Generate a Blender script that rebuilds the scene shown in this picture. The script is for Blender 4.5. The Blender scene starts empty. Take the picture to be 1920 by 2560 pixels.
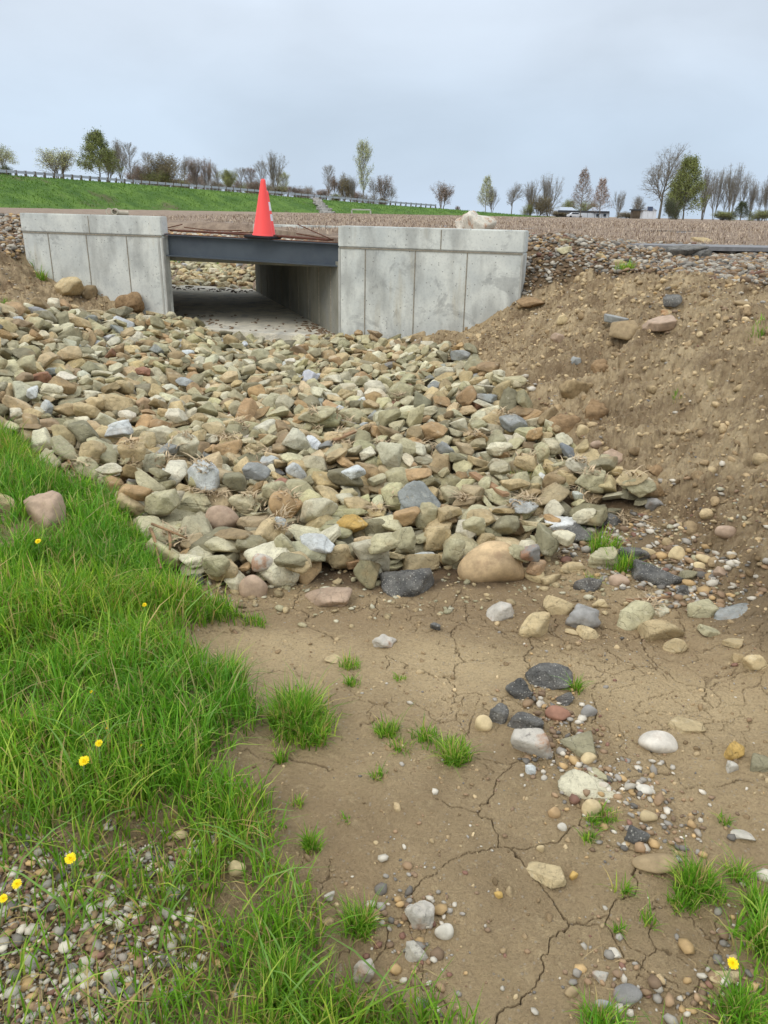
import bpy, bmesh, math, random
import numpy as np
from mathutils import Vector, Matrix
rng = np.random.default_rng(7)
random.seed(7)
sc = bpy.context.scene
COL = sc.collection

# ---------------------------------------------------------------- camera
FP = 1923.0; PITCH = math.radians(21.3); ROLL = math.radians(1.2); EYE = 1.55
Fv = np.array([0, math.cos(PITCH), -math.sin(PITCH)])
_r0 = np.array([1, 0, 0.]); _u0 = np.array([0, math.sin(PITCH), math.cos(PITCH)])
Rv = math.cos(ROLL) * _r0 + math.sin(ROLL) * _u0
Uv = -math.sin(ROLL) * _r0 + math.cos(ROLL) * _u0
CAM = np.array([0, 0, EYE])
cd = bpy.data.cameras.new('camera'); cam = bpy.data.objects.new('camera', cd); COL.objects.link(cam)
cam.matrix_world = Matrix(((Rv[0], Uv[0], -Fv[0], 0), (Rv[1], Uv[1], -Fv[1], 0), (Rv[2], Uv[2], -Fv[2], EYE), (0, 0, 0, 1)))
cd.sensor_fit = 'VERTICAL'; cd.sensor_height = 34.6; cd.lens = 34.6 * FP / 2560.0
cd.clip_start = 0.05; cd.clip_end = 3000
sc.camera = cam

# ---------------------------------------------------------------- world, sun, exposure
SUN_EL, SUN_AZ = math.radians(52), math.radians(-60)
w = bpy.data.worlds.new("World"); sc.world = w; w.use_nodes = True
nt = w.node_tree; nt.nodes.clear()
def wn(t, **k):
    n = nt.nodes.new(t)
    for a, b in k.items(): setattr(n, a, b)
    return n
sky = wn('ShaderNodeTexSky', sky_type='NISHITA', sun_disc=False, sun_elevation=SUN_EL, sun_rotation=SUN_AZ, dust_density=3.0, altitude=200)
tc = wn('ShaderNodeTexCoord')
mp = wn('ShaderNodeMapping'); mp.inputs['Scale'].default_value = (1.0, 1.0, 2.4)
nt.links.new(tc.outputs['Generated'], mp.inputs[0])
n1 = wn('ShaderNodeTexNoise'); n1.inputs['Scale'].default_value = 2.9; n1.inputs['Detail'].default_value = 7; n1.inputs['Roughness'].default_value = .5
n1.inputs['Distortion'].default_value = .25
nt.links.new(mp.outputs[0], n1.inputs['Vector'])
sep = wn('ShaderNodeSeparateXYZ'); nt.links.new(tc.outputs['Generated'], sep.inputs[0])
r1 = wn('ShaderNodeValToRGB'); r1.color_ramp.interpolation = 'EASE'
els = r1.color_ramp.elements
els[0].position = 0.0; els[0].color = (.53, .64, .775, 1)
els[1].position = 1.0; els[1].color = (.66, .70, .77, 1)
e = els.new(.07); e.color = (.53, .64, .77, 1)
e = els.new(.21); e.color = (.61, .69, .79, 1)
nt.links.new(sep.outputs['Z'], r1.inputs[0])
r2 = wn('ShaderNodeMapRange'); r2.inputs[1].default_value = .34; r2.inputs[2].default_value = .66; r2.inputs[3].default_value = .91; r2.inputs[4].default_value = 1.08
nt.links.new(n1.outputs[0], r2.inputs[0])
zen = wn('ShaderNodeMapRange'); zen.inputs[1].default_value = .20; zen.inputs[2].default_value = .75; zen.inputs[3].default_value = 1.0; zen.inputs[4].default_value = 1.95   # zenith brightened out of view for stronger top light
nt.links.new(sep.outputs['Z'], zen.inputs[0])
mm = wn('ShaderNodeMath', operation='MULTIPLY'); nt.links.new(r2.outputs[0], mm.inputs[0]); nt.links.new(zen.outputs[0], mm.inputs[1])
mul = wn('ShaderNodeVectorMath', operation='SCALE'); nt.links.new(r1.outputs[0], mul.inputs[0]); nt.links.new(mm.outputs[0], mul.inputs['Scale'])
mul2 = wn('ShaderNodeVectorMath', operation='SCALE'); nt.links.new(mul.outputs[0], mul2.inputs[0]); mul2.inputs['Scale'].default_value = 10.0
mix = wn('ShaderNodeMix', data_type='RGBA'); mix.inputs[0].default_value = .93
nt.links.new(sky.outputs[0], mix.inputs[6]); nt.links.new(mul2.outputs[0], mix.inputs[7])
bg = wn('ShaderNodeBackground'); bg.inputs[1].default_value = 0.1
nt.links.new(mix.outputs[2], bg.inputs[0])
wo = wn('ShaderNodeOutputWorld'); nt.links.new(bg.outputs[0], wo.inputs[0])
sl = bpy.data.lights.new('sun', 'SUN'); sl.energy = 1.1; sl.angle = math.radians(35); sl.color = (1, .96, .9)
so = bpy.data.objects.new('sun', sl); COL.objects.link(so)
# sun direction: from upper left, slightly behind the camera
_sd = Vector((math.sin(SUN_AZ) * math.cos(SUN_EL), math.cos(SUN_AZ) * math.cos(SUN_EL) - .85, math.sin(SUN_EL)))
so.rotation_euler = _sd.to_track_quat('Z', 'Y').to_euler()
vs = sc.view_settings; vs.view_transform = 'Standard'; vs.look = 'None'; vs.exposure = 0.22; vs.gamma = 1.0; vs.use_curve_mapping = False

# ---------------------------------------------------------------- helpers
def ray(px, py): return Fv + Rv * (px - 960) / FP + Uv * (1280 - py) / FP
def proj(P):
    d = np.atleast_2d(np.asarray(P, float)) - CAM; z = np.maximum(d @ Fv, 1e-3)
    return 960 + FP * (d @ Rv) / z, 1280 - FP * (d @ Uv) / z, z
def atY(px, py, Y):
    d = ray(px, py); return CAM + d * Y / d[1]
def atZ(px, py, Z):
    d = ray(px, py); return CAM + d * (Z - EYE) / d[2]
def sst(x, a, b):
    t = np.clip((x - a) / (b - a), 0, 1); return t * t * (3 - 2 * t)
_perm = np.random.default_rng(3).random((512, 512))
def vnoise(x, y):
    xi = np.floor(x).astype(int); yi = np.floor(y).astype(int)
    fx = x - xi; fy = y - yi; fx = fx * fx * (3 - 2 * fx); fy = fy * fy * (3 - 2 * fy)
    a = _perm[xi & 511, yi & 511]; b = _perm[(xi + 1) & 511, yi & 511]
    c = _perm[xi & 511, (yi + 1) & 511]; d = _perm[(xi + 1) & 511, (yi + 1) & 511]
    return (a + (b - a) * fx) * (1 - fy) + (c + (d - c) * fx) * fy
def fbm(x, y, s, o=4, g=.5):
    v = 0; a = 1; t = 0
    for i in range(o):
        v = v + a * (vnoise(x * s + 17.3 * i, y * s + 9.1 * i) - .5); t += a; a *= g; s = s * 2.03
    return v / t
def s2l(c):
    c = np.asarray(c, float) / 255.0
    return np.where(c <= .04045, c / 12.92, ((c + .055) / 1.055) ** 2.4)

def mesh_np(name, V, faces, mat, col=None, parent=None, smooth=False, mats=None, midx=None):
    """faces: list of int arrays (n,k)"""
    me = bpy.data.meshes.new(name)
    V = np.asarray(V, np.float32)
    me.vertices.add(len(V)); me.vertices.foreach_set('co', V.ravel())
    fl = [np.asarray(f) for f in faces if len(f)]
    idx = np.concatenate([f.ravel() for f in fl]).astype(np.int32)
    cnt = np.concatenate([np.full(len(f), f.shape[1]) for f in fl]).astype(np.int32)
    me.loops.add(len(idx)); me.loops.foreach_set('vertex_index', idx)
    me.polygons.add(len(cnt))
    st = np.zeros(len(cnt), np.int32); st[1:] = np.cumsum(cnt)[:-1]
    me.polygons.foreach_set('loop_start', st)
    if smooth: me.polygons.foreach_set('use_smooth', np.ones(len(cnt), bool))
    if midx is not None: me.polygons.foreach_set('material_index', np.asarray(midx, np.int32))
    me.update(calc_edges=True)
    if col is not None:
        ca = me.color_attributes.new('Col', 'FLOAT_COLOR', 'POINT')
        c4 = np.ones((len(V), 4), np.float32); c4[:, :3] = col
        ca.data.foreach_set('color', c4.ravel())
    for m in (mats or [mat]): me.materials.append(m)
    o = bpy.data.objects.new(name, me); COL.objects.link(o)
    if parent: o.parent = parent
    return o
def tag(o, label, cat, group=None, kind=None):
    if label: o['label'] = label
    if cat: o['category'] = cat
    if group: o['group'] = group
    if kind: o['kind'] = kind
    return o
def empty(name, loc, rz=0):
    o = bpy.data.objects.new(name, None); COL.objects.link(o); o.location = loc; o.rotation_euler = (0, 0, rz); o.empty_display_size = .1
    return o

class MB:
    """collects simple shapes into one mesh"""
    def __init__(s): s.v = []; s.f = []; s.n = 0
    def add(s, V, F):
        V = np.asarray(V, float); s.v.append(V); s.f += [tuple(int(i) + s.n for i in f) for f in F]; s.n += len(V)
    def box(s, c, d, rot=None, bevel=0):
        x, y, z = [q / 2 for q in d]
        V = np.array([[-x,-y,-z],[x,-y,-z],[x,y,-z],[-x,y,-z],[-x,-y,z],[x,-y,z],[x,y,z],[-x,y,z]])
        if rot is not None: V = V @ np.asarray(rot).T
        s.add(V + np.asarray(c), [(0,3,2,1),(4,5,6,7),(0,1,5,4),(1,2,6,5),(2,3,7,6),(3,0,4,7)])
    def tube(s, pts, rad, k=6, cap=True):
        pts = [np.asarray(p, float) for p in pts]; m = len(pts)
        rad = [rad] * m if np.isscalar(rad) else rad
        rings = []
        up = np.array([0.13, .27, 1.0])
        for i, p in enumerate(pts):
            t = pts[min(i + 1, m - 1)] - pts[max(i - 1, 0)]; t = t / (np.linalg.norm(t) + 1e-9)
            a = np.cross(t, up); 
            if np.linalg.norm(a) < 1e-3: a = np.cross(t, [1, 0, 0])
            a /= np.linalg.norm(a); b = np.cross(t, a)
            an = np.arange(k) * 2 * math.pi / k
            rings.append(p + rad[i] * (np.outer(np.cos(an), a) + np.outer(np.sin(an), b)))
        V = np.concatenate(rings); F = []
        for i in range(m - 1):
            for j in range(k):
                F.append((i*k+j, i*k+(j+1)%k, (i+1)*k+(j+1)%k, (i+1)*k+j))
        if cap: F.append(tuple(range(k))[::-1]); F.append(tuple((m-1)*k + j for j in range(k)))
        s.add(V, F)
    def build(s, name, mat, parent=None, smooth=False, bevel=0, seg=2):
        me = bpy.data.meshes.new(name); me.from_pydata(np.concatenate(s.v).tolist(), [], s.f); me.update()
        if bevel:
            bm = bmesh.new(); bm.from_mesh(me)
            bmesh.ops.bevel(bm, geom=[e for e in bm.edges if e.calc_face_angle(0) > .5], offset=bevel, segments=seg, affect='EDGES', clamp_overlap=True)
            bm.to_mesh(me); bm.free()
        if smooth: me.polygons.foreach_set('use_smooth', [True] * len(me.polygons))
        me.materials.append(mat)
        o = bpy.data.objects.new(name, me); COL.objects.link(o)
        if parent: o.parent = parent
        return o

# ---------------------------------------------------------------- materials
class NT:
    def __init__(s, name):
        s.m = bpy.data.materials.new(name); s.m.use_nodes = True; s.t = s.m.node_tree; s.t.nodes.clear()
        s.out = s.n('ShaderNodeOutputMaterial'); s.b = s.n('ShaderNodeBsdfPrincipled'); s.l(s.b.outputs[0], s.out.inputs[0])
        s.b.inputs['Roughness'].default_value = .9; s.b.inputs['Specular IOR Level'].default_value = .25
    def n(s, t, **k):
        x = s.t.nodes.new(t)
        for a, b in k.items(): setattr(x, a, b)
        return x
    def l(s, a, b): s.t.links.new(a, b)
    def pos(s): 
        if not hasattr(s, '_p'): s._p = s.n('ShaderNodeNewGeometry').outputs['Position']
        return s._p
    def obj(s):
        if not hasattr(s, '_o'): s._o = s.n('ShaderNodeTexCoord').outputs['Object']
        return s._o
    def noise(s, scale, detail=5, rough=.55, vec=None, dist=0, stretch=None):
        x = s.n('ShaderNodeTexNoise'); x.inputs['Scale'].default_value = scale; x.inputs['Detail'].default_value = detail
        x.inputs['Roughness'].default_value = rough; x.inputs['Distortion'].default_value = dist
        v = vec or s.pos()
        if stretch:
            m = s.n('ShaderNodeMapping'); m.inputs['Scale'].default_value = stretch; s.l(v, m.inputs[0]); v = m.outputs[0]
        s.l(v, x.inputs['Vector']); return x.outputs[0]
    def vor(s, scale, feature='F1', out='Distance', rand=1, vec=None):
        x = s.n('ShaderNodeTexVoronoi', feature=feature); x.inputs['Scale'].default_value = scale; x.inputs['Randomness'].default_value = rand
        s.l(vec or s.pos(), x.inputs['Vector']); return x.outputs[out]
    def rng(s, v, a, b, c=0., d=1.):
        x = s.n('ShaderNodeMapRange'); 
        for i, q in enumerate((a, b, c, d)): x.inputs[i + 1].default_value = q
        s.l(v, x.inputs[0]); return x.outputs[0]
    def mix(s, fac, a, b, mode='MIX'):
        x = s.n('ShaderNodeMix', data_type='RGBA', blend_type=mode)
        for i, q in ((0, fac), (6, a), (7, b)):
            if isinstance(q, (int, float)): x.inputs[i].default_value = q
            elif isinstance(q, (tuple, list, np.ndarray)): x.inputs[i].default_value = (*[float(t) for t in q[:3]], 1)
            else: s.l(q, x.inputs[i])
        return x.outputs[2]
    def math(s, op, a, b=None):
        x = s.n('ShaderNodeMath', operation=op)
        for i, q in ((0, a), (1, b)):
            if q is None: continue
            if isinstance(q, (int, float)): x.inputs[i].default_value = q
            else: s.l(q, x.inputs[i])
        return x.outputs[0]
    def attr(s, name='Col'):
        x = s.n('ShaderNodeAttribute'); x.attribute_name = name; return x.outputs['Color']
    def hsvv(s, col, v):
        """scale colour by value socket"""
        x = s.n('ShaderNodeVectorMath', operation='SCALE'); s.l(col, x.inputs[0]); s.l(v, x.inputs['Scale']); return x.outputs[0]
    def bump(s, h, strength=.5, dist=.01, prev=None):
        x = s.n('ShaderNodeBump'); x.inputs['Strength'].default_value = strength; x.inputs['Distance'].default_value = dist
        s.l(h, x.inputs['Height'])
        if prev is not None: s.l(prev, x.inputs['Normal'])
        s.l(x.outputs[0], s.b.inputs['Normal']); return x.outputs[0]
    def col(s, c):
        if isinstance(c, (tuple, list, np.ndarray)): s.b.inputs['Base Color'].default_value = (*[float(t) for t in c[:3]], 1)
        else: s.l(c, s.b.inputs['Base Color'])

def mat_stone():
    t = NT('riprap_stone'); a = t.attr()
    c = t.hsvv(a, t.rng(t.noise(14, 7, .68), .3, .7, .7, 1.22))
    c = t.mix(t.rng(t.noise(5, 4, .6), .56, .72, 0, .35), c, s2l((166, 130, 84)))     # iron stains
    c = t.mix(t.rng(t.noise(70, 4, .75), .52, .7, 0, .45), c, s2l((104, 96, 76)))
    c = t.mix(t.rng(t.noise(18, 5, .7), .58, .7, 0, .4), c, s2l((206, 198, 172)))
    t.col(c)
    n = t.bump(t.noise(26, 8, .68, dist=.4), .85, .016)
    n = t.bump(t.noise(160, 4, .7), .5, .003, n)
    wv = t.n('ShaderNodeVectorMath', operation='ADD'); nn = t.n('ShaderNodeTexNoise'); nn.inputs['Scale'].default_value = 12; nn.inputs['Detail'].default_value = 4; t.l(t.pos(), nn.inputs['Vector'])
    sc2 = t.n('ShaderNodeVectorMath', operation='SCALE'); t.l(nn.outputs['Color'], sc2.inputs[0]); sc2.inputs['Scale'].default_value = .12; t.l(t.pos(), wv.inputs[0]); t.l(sc2.outputs[0], wv.inputs[1])
    vd = t.vor(9, 'DISTANCE_TO_EDGE', vec=wv.outputs[0]); t.bump(t.rng(vd, 0, .035), .55, .006, n)
    return t.m
def mat_cobble():
    t = NT('cobble'); a = t.attr()
    c = t.hsvv(a, t.rng(t.noise(26, 6, .65), .3, .7, .72, 1.22))
    c = t.mix(t.rng(t.noise(12, 4, .6), .58, .7, 0, .4), c, s2l((120, 92, 70)))
    t.col(c); t.b.inputs['Roughness'].default_value = .75
    n = t.bump(t.noise(60, 6, .65), .4, .004)
    return t.m
def mat_asphalt():
    t = NT('asphalt'); v = t.n('ShaderNodeTexVoronoi'); v.inputs['Scale'].default_value = 130; t.l(t.pos(), v.inputs['Vector'])
    sx = t.n('ShaderNodeSeparateXYZ'); t.l(v.outputs['Color'], sx.inputs[0])
    m = t.math('MULTIPLY', t.rng(sx.outputs[0], .74, .8), t.rng(v.outputs['Distance'], .42, .3))
    c = t.mix(t.rng(t.noise(14, 5), .35, .7), s2l((98, 96, 91)), s2l((146, 142, 132)))
    c = t.mix(t.rng(t.noise(6, 5, .6), .55, .75, 0, .5), c, s2l((120, 104, 86)))
    c = t.mix(t.math('MULTIPLY', m, .9), c, s2l((190, 184, 170))); t.col(c)
    n = t.bump(v.outputs['Distance'], .9, .007); t.bump(t.noise(45, 6, .75), 1.0, .02, n)
    return t.m
def mat_chalk():
    t = NT('chalky_rock'); a = t.attr()
    c = t.hsvv(a, t.rng(t.noise(18, 6, .7), .3, .7, .7, 1.15))
    c = t.mix(t.rng(t.noise(9, 5, .65), .52, .62, 0, .75), c, s2l((168, 118, 80)))
    c = t.mix(t.rng(t.noise(30, 4, .7), .6, .7, 0, .6), c, s2l((92, 84, 78)))
    t.col(c); n = t.bump(t.noise(25, 8, .7), .9, .02); return t.m
def mat_soil():
    t = NT('soil'); a = t.attr('Col')      # r = bank dirt, g = stubble field / b = under gravel and stones
    sx = t.n('ShaderNodeSeparateColor'); t.l(a, sx.inputs[0])
    big = t.noise(1.3, 5, .6); mid = t.noise(7, 7, .65); fine = t.noise(55, 7, .7); vf = t.noise(240, 4, .7)
    mud = t.mix(t.rng(big, .4, .62), s2l((160, 137, 102)), s2l((196, 170, 129)))
    mud = t.mix(t.rng(mid, .35, .7, 0, .5), mud, s2l((178, 155, 115)))
    dr = t.n('ShaderNodeAttribute'); dr.attribute_name = 'dry'
    mud = t.mix(t.rng(dr.outputs['Fac'], 0, 1, 0, .75), mud, s2l((220, 194, 148))); mud = t.mix(t.rng(dr.outputs['Fac'], 0, -1, 0, .75), mud, s2l((150, 126, 93)))
    mud = t.mix(t.rng(fine, .5, .78, 0, .35), mud, s2l((124, 102, 74)))
    mud = t.mix(t.rng(t.noise(110, 5, .75), .48, .72, 0, .5), mud, s2l((136, 114, 83))); mud = t.mix(t.rng(t.noise(30, 6, .7, dist=.5), .55, .72, 0, .5), mud, s2l((212, 188, 145)))
    bank = t.mix(t.rng(t.noise(2.4, 6, .65), .38, .62), s2l((142, 120, 90)), s2l((200, 177, 138)))
    bank = t.mix(t.rng(t.noise(16, 6, .7), .45, .7, 0, .7), bank, s2l((110, 88, 64)))
    bank = t.mix(t.rng(fine, .55, .75, 0, .6), bank, s2l((212, 190, 150)))
    fld = t.mix(t.rng(t.noise(3, 6, .7), .35, .65), s2l((118, 100, 84)), s2l((160, 140, 118)))
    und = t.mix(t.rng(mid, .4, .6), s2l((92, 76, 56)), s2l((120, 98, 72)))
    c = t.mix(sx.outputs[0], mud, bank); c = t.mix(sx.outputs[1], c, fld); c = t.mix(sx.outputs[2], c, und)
    # grit
    v = t.n('ShaderNodeTexVoronoi'); v.inputs['Scale'].default_value = 95; t.l(t.pos(), v.inputs['Vector'])
    s2 = t.n('ShaderNodeSeparateXYZ'); t.l(v.outputs['Color'], s2.inputs[0])
    g = t.math('MULTIPLY', t.rng(s2.outputs[0], .87, .9), t.rng(v.outputs['Distance'], .4, .25))
    c = t.mix(t.math('MULTIPLY', g, .55), c, v.outputs['Color'] if False else s2l((180, 166, 146)))
    # shade inside the cracks painted as dark colour (mask stored per vertex)
    ck = t.n('ShaderNodeAttribute'); ck.attribute_name = 'crack'
    c = t.mix(t.math('MULTIPLY', ck.outputs['Fac'], .6), c, s2l((66, 52, 38)))
    t.col(c)
    n = t.bump(mid, .5, .03); n = t.bump(fine, 1.0, .02, n); n = t.bump(vf, .9, .006, n)
    t.bump(g, .5, .004, n); return t.m
def mat_attr(name, rough=.8, spec=.25, var=.15, scale=20, bump=0):
    t = NT(name); c = t.hsvv(t.attr(), t.rng(t.noise(scale, 4), .3, .7, 1 - var, 1 + var)); t.col(c)
    t.b.inputs['Roughness'].default_value = rough; t.b.inputs['Specular IOR Level'].default_value = spec
    if bump: t.bump(t.noise(scale * 4, 5, .6), bump, .01)
    return t.m
def mat_grass():
    t = NT('grass_blade'); c = t.attr(); t.col(c); t.b.inputs['Roughness'].default_value = .55; t.b.inputs['Specular IOR Level'].default_value = .3
    tr = t.n('ShaderNodeBsdfTranslucent'); sc_ = t.n('ShaderNodeVectorMath', operation='MULTIPLY'); t.l(c, sc_.inputs[0]); sc_.inputs[1].default_value = (1.3, 1.25, .8); t.l(sc_.outputs[0], tr.inputs[0])
    mx = t.n('ShaderNodeMixShader'); mx.inputs[0].default_value = .4; t.l(t.b.outputs[0], mx.inputs[1]); t.l(tr.outputs[0], mx.inputs[2]); t.l(mx.outputs[0], t.out.inputs[0])
    return t.m
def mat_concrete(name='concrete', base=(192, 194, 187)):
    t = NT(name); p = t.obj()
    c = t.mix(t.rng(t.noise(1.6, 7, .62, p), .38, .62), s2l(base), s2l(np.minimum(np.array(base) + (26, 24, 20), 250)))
    c = t.mix(t.rng(t.noise(3.2, 6, .6, p, stretch=(1, 1, .35)), .48, .62, 0, .5), c, s2l((144, 143, 136)))
    c = t.mix(t.rng(t.noise(2.1, 5, .7, p, dist=.6), .57, .62, 0, .4), c, s2l((132, 132, 128)))      # damp patches
    c = t.mix(t.rng(t.noise(5, 4, .6, p, stretch=(1, 1, .15)), .58, .75, 0, .5), c, s2l((172, 156, 120)))   # tan streaks
    c = t.mix(t.rng(t.noise(40, 5, .7, p), .5, .8, 0, .35), c, s2l((110, 112, 106)))
    v = t.n('ShaderNodeTexVoronoi'); v.inputs['Scale'].default_value = 24; t.l(p, v.inputs['Vector'])
    s2 = t.n('ShaderNodeSeparateXYZ'); t.l(v.outputs['Color'], s2.inputs[0])
    h = t.math('MULTIPLY', t.rng(s2.outputs[0], .62, .66), t.rng(v.outputs['Distance'], .17, .1))
    c = t.mix(t.math('MULTIPLY', h, .75), c, s2l((84, 82, 76)))
    t.col(c); t.b.inputs['Roughness'].default_value = .85
    n = t.bump(t.noise(9, 8, .6, p), .35, .01)
    iv = t.math('SUBTRACT', 1.0, h); t.bump(iv, .6, .006, n); return t.m
def mat_plain(name, c, rough=.8, spec=.3, metal=0, var=.12, scale=12, bump=0, stain=None):
    t = NT(name); c = s2l(c)
    k = t.mix(t.rng(t.noise(scale, 5, .6), .3, .7), tuple(c * (1 - var)), tuple(np.minimum(c * (1 + var), 1)))
    if stain: k = t.mix(t.rng(t.noise(scale * .7, 6, .65), .52, .68, 0, .7), k, s2l(stain))
    t.col(k); t.b.inputs['Roughness'].default_value = rough; t.b.inputs['Metallic'].default_value = metal; t.b.inputs['Specular IOR Level'].default_value = spec
    if bump: t.bump(t.noise(scale * 5, 6, .6), bump, .005)
    return t.m
M = dict(inner_shade=mat_concrete('shaded_concrete', (122, 120, 108)), stone=mat_stone(), cobble=mat_cobble(), asphalt=mat_asphalt(), chalk=mat_chalk(), soil=mat_soil(), grass=mat_grass(), concrete=mat_concrete(),  # first entry: barrel interior concrete, its shade put into a darker base colour
         floor=mat_concrete('culvert_floor', (206, 198, 178)),
         clod=mat_attr('dirt_clod', .95, .1, .3, 30, .8), straw=mat_attr('straw', .8, .2, .2, 40), foliage=mat_attr('foliage', .8, .1, .2, .5), bark=mat_attr('bark', .9, .1, .2, 3),
         seam=mat_plain('seam', (146, 138, 122), .95, bump=.5, var=.3, scale=30), chamfer=mat_plain('cast_edge', (176, 174, 164), .9, var=.15, scale=8),
         steel=mat_plain('galvanised_beam', (82, 89, 94), .5, .5, .3, .1, 4, stain=(70, 76, 84)), rust=mat_plain('rusty_steel', (98, 62, 46), .9, .2, 0, .35, 30, .5, (60, 42, 34)),
         cone=mat_plain('cone_plastic', (255, 84, 78), .55, .4, 0, .04, 4), coneb=mat_plain('cone_rubber', (46, 44, 44), .8, var=.2), reflect=mat_plain('reflective_band', (225, 226, 228), .5),
         wood=mat_plain('weathered_wood', (150, 118, 86), .85, var=.25, scale=30, bump=.5), rail=mat_plain('guardrail_steel', (176, 180, 186), .5, .5, .3), post=mat_plain('guardrail_post', (110, 98, 86), .9),
         petal=mat_plain('dandelion_petal', (248, 214, 12), .6, var=.12, scale=200), stem=mat_plain('dandelion_stem', (128, 146, 84), .6),
         white=mat_plain('white_paint', (222, 224, 226), .5), pale=mat_plain('pale_siding', (196, 202, 206), .7), dark=mat_plain('dark_metal', (70, 72, 74), .7), roofm=mat_plain('pale_roof', (168, 176, 184), .6),
         brown=mat_plain('brown_boards', (96, 84, 70), .9, var=.3, scale=1), glass=mat_plain('dark_glass', (50, 60, 70), .15, .6), tyre=mat_plain('tyre', (30, 30, 32), .9),
         clay=mat_plain('concrete_pipe', (176, 166, 146), .85, bump=.3), blue=mat_plain('blue_grey_board', (92, 104, 128), .6), road=mat_plain('old_tarmac', (128, 126, 124), .9, var=.2, scale=14, bump=.5))

# ---------------------------------------------------------------- base surface
PHI = math.radians(-18)
WU = np.array([math.cos(PHI), math.sin(PHI), 0]); WN = np.array([-WU[1], WU[0], 0])   # along the headwall / away from the camera
A0 = atY(852, 845, 9.6); A0[2] = 0
def st(x, y):
    dx = x - A0[0]; dy = y - A0[1]
    return dx * WU[0] + dy * WU[1], dx * WN[0] + dy * WN[1]
def w2(s, t, z=0.0): return A0 + WU * s + WN * t + np.array([0, 0, z])
def onwall(px, py):
    d = ray(px, py); t = ((A0 - CAM) @ WN) / (d @ WN); return CAM + d * t
S_L, S_R0, S_R1 = -2.43, -0.03, 2.16       # left jamb, right jamb, right wall end
S_LL = -4.62
_far = atZ(640, 727, .12); _d = _far - A0 - WU * S_R0; _d[2] = 0; T_FAR = float(np.linalg.norm(_d)); BN = _d / T_FAR      # skewed barrel axis
_k0, _k1 = float(BN @ WN), float(BN @ WU)
def stb(x, y):
    s, t = st(x, y); t = t / _k0; return s - t * _k1, t
def w2b(s, t, z=0.0): return A0 + WU * s + BN * t + np.array([0, 0, z])

CP = []
for px, py, z in [(960,2560,0),(400,2560,0),(0,2560,.02),(-600,2560,.03),(1900,2560,.02),(2600,2560,.06),(960,2200,0),(1500,2200,.01),(1900,2200,.03),
    (700,1900,.01),(1300,1900,.02),(1900,1900,.05),(650,1650,.02),(1000,1650,0),(1400,1650,.02),(1850,1650,.06),(900,1500,-.02),(1300,1480,0),(1600,1480,.03),
    (1900,1480,.13),(2400,1600,.35),(2600,2000,.2),(0,2200,.04),(-600,2200,.08),(300,1900,.06),(0,1800,.10),(-600,1800,.15),(550,1750,.05),(300,1550,.1),(0,1500,.17),(-600,1500,.25),
    (200,1300,.15),(0,1250,.24),(-500,1150,.45),(400,1360,0),(600,1350,-.02),(1000,1350,-.02),(1250,1350,0),(150,1120,.12),(0,1000,.25),(300,1050,.06),(500,1100,0),
    (900,1100,0),(1150,1080,.04),(1300,1150,.06),(0,900,.36),(250,900,.16),(450,950,.02),(700,950,-.03),(950,930,0),(1100,930,.08),(620,850,-.1),(740,862,-.07),(300,830,.2),(150,830,.33),
    (0,830,.48),(-500,850,.7),(1450,1250,.06),(1600,1300,.08),(1750,1400,.1),(1450,900,.5),(1650,900,.64),(1900,900,.74),(1900,1200,.42),(1650,1120,.3),(1450,1020,.25),(1250,900,.22),
    (1150,880,.2),(1400,800,.62),(1600,780,.85),(1900,760,.92),(2500,900,1.0),(2500,1300,.7),(1600,650,1.08),(1900,660,1.08),(1449,601,1.2),(1600,615,1.16),(1900,622,1.15),(2400,640,1.15)]:
    CP.append(atZ(px, py, z))
for px, py, Y in [(1316,640,9.6),(1316,596,10.5),(1400,650,9.2),(0,545,12.4),(0,600,11.2),(0,650,10.6),(0,700,10.2),(0,750,9.8),(-500,650,10.),(-500,560,12),(60,760,9.9),(120,735,10.4),(200,770,9.9)]:
    CP.append(atY(px, py, Y))
for px, py in [(55,627),(95,674),(124,691),(208,706),(283,745),(350,785),(430,800),(850,850),(940,853),(1033,852),(1053,839),(1158,820),(1230,790),(1296,752)]:
    CP.append(onwall(px, py))
for x in (-12, -8, 4, 8, 12):
    CP += [np.array([x, 13.5, 1.2]), np.array([x, 18, 1.2])]
CP += [np.array([0, 14, 1.2]), np.array([-3, 14, 1.2]), np.array([0, 25, 1.2]), np.array([-14, 25, 1.2]), np.array([14, 25, 1.2]), np.array([-9, 7, 1.0]), np.array([-8, 3, .5]), np.array([8, 3, 1.1]), np.array([9, 7, 1.2]), np.array([-4, .3, .15]), np.array([4, .3, .2])]
CP = np.array(CP)
def _tps(XY, Z, lam=.002):
    n = len(XY); r = np.linalg.norm(XY[:, None] - XY[None], axis=2)
    K = np.where(r > 0, r * r * np.log(r + 1e-9), 0) + lam * np.eye(n)
    P = np.c_[np.ones(n), XY]; A = np.block([[K, P], [P.T, np.zeros((3, 3))]])
    return np.linalg.solve(A, np.r_[Z, 0, 0, 0])
_W = _tps(CP[:, :2], CP[:, 2])
def tps(x, y):
    x = np.asarray(x, float); y = np.asarray(y, float); v = _W[-3] + _W[-2] * x + _W[-1] * y
    for i in range(len(CP)):
        r2 = (x - CP[i, 0]) ** 2 + (y - CP[i, 1]) ** 2 + 1e-12
        v = v + _W[i] * .5 * r2 * np.log(r2)
    return v
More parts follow.
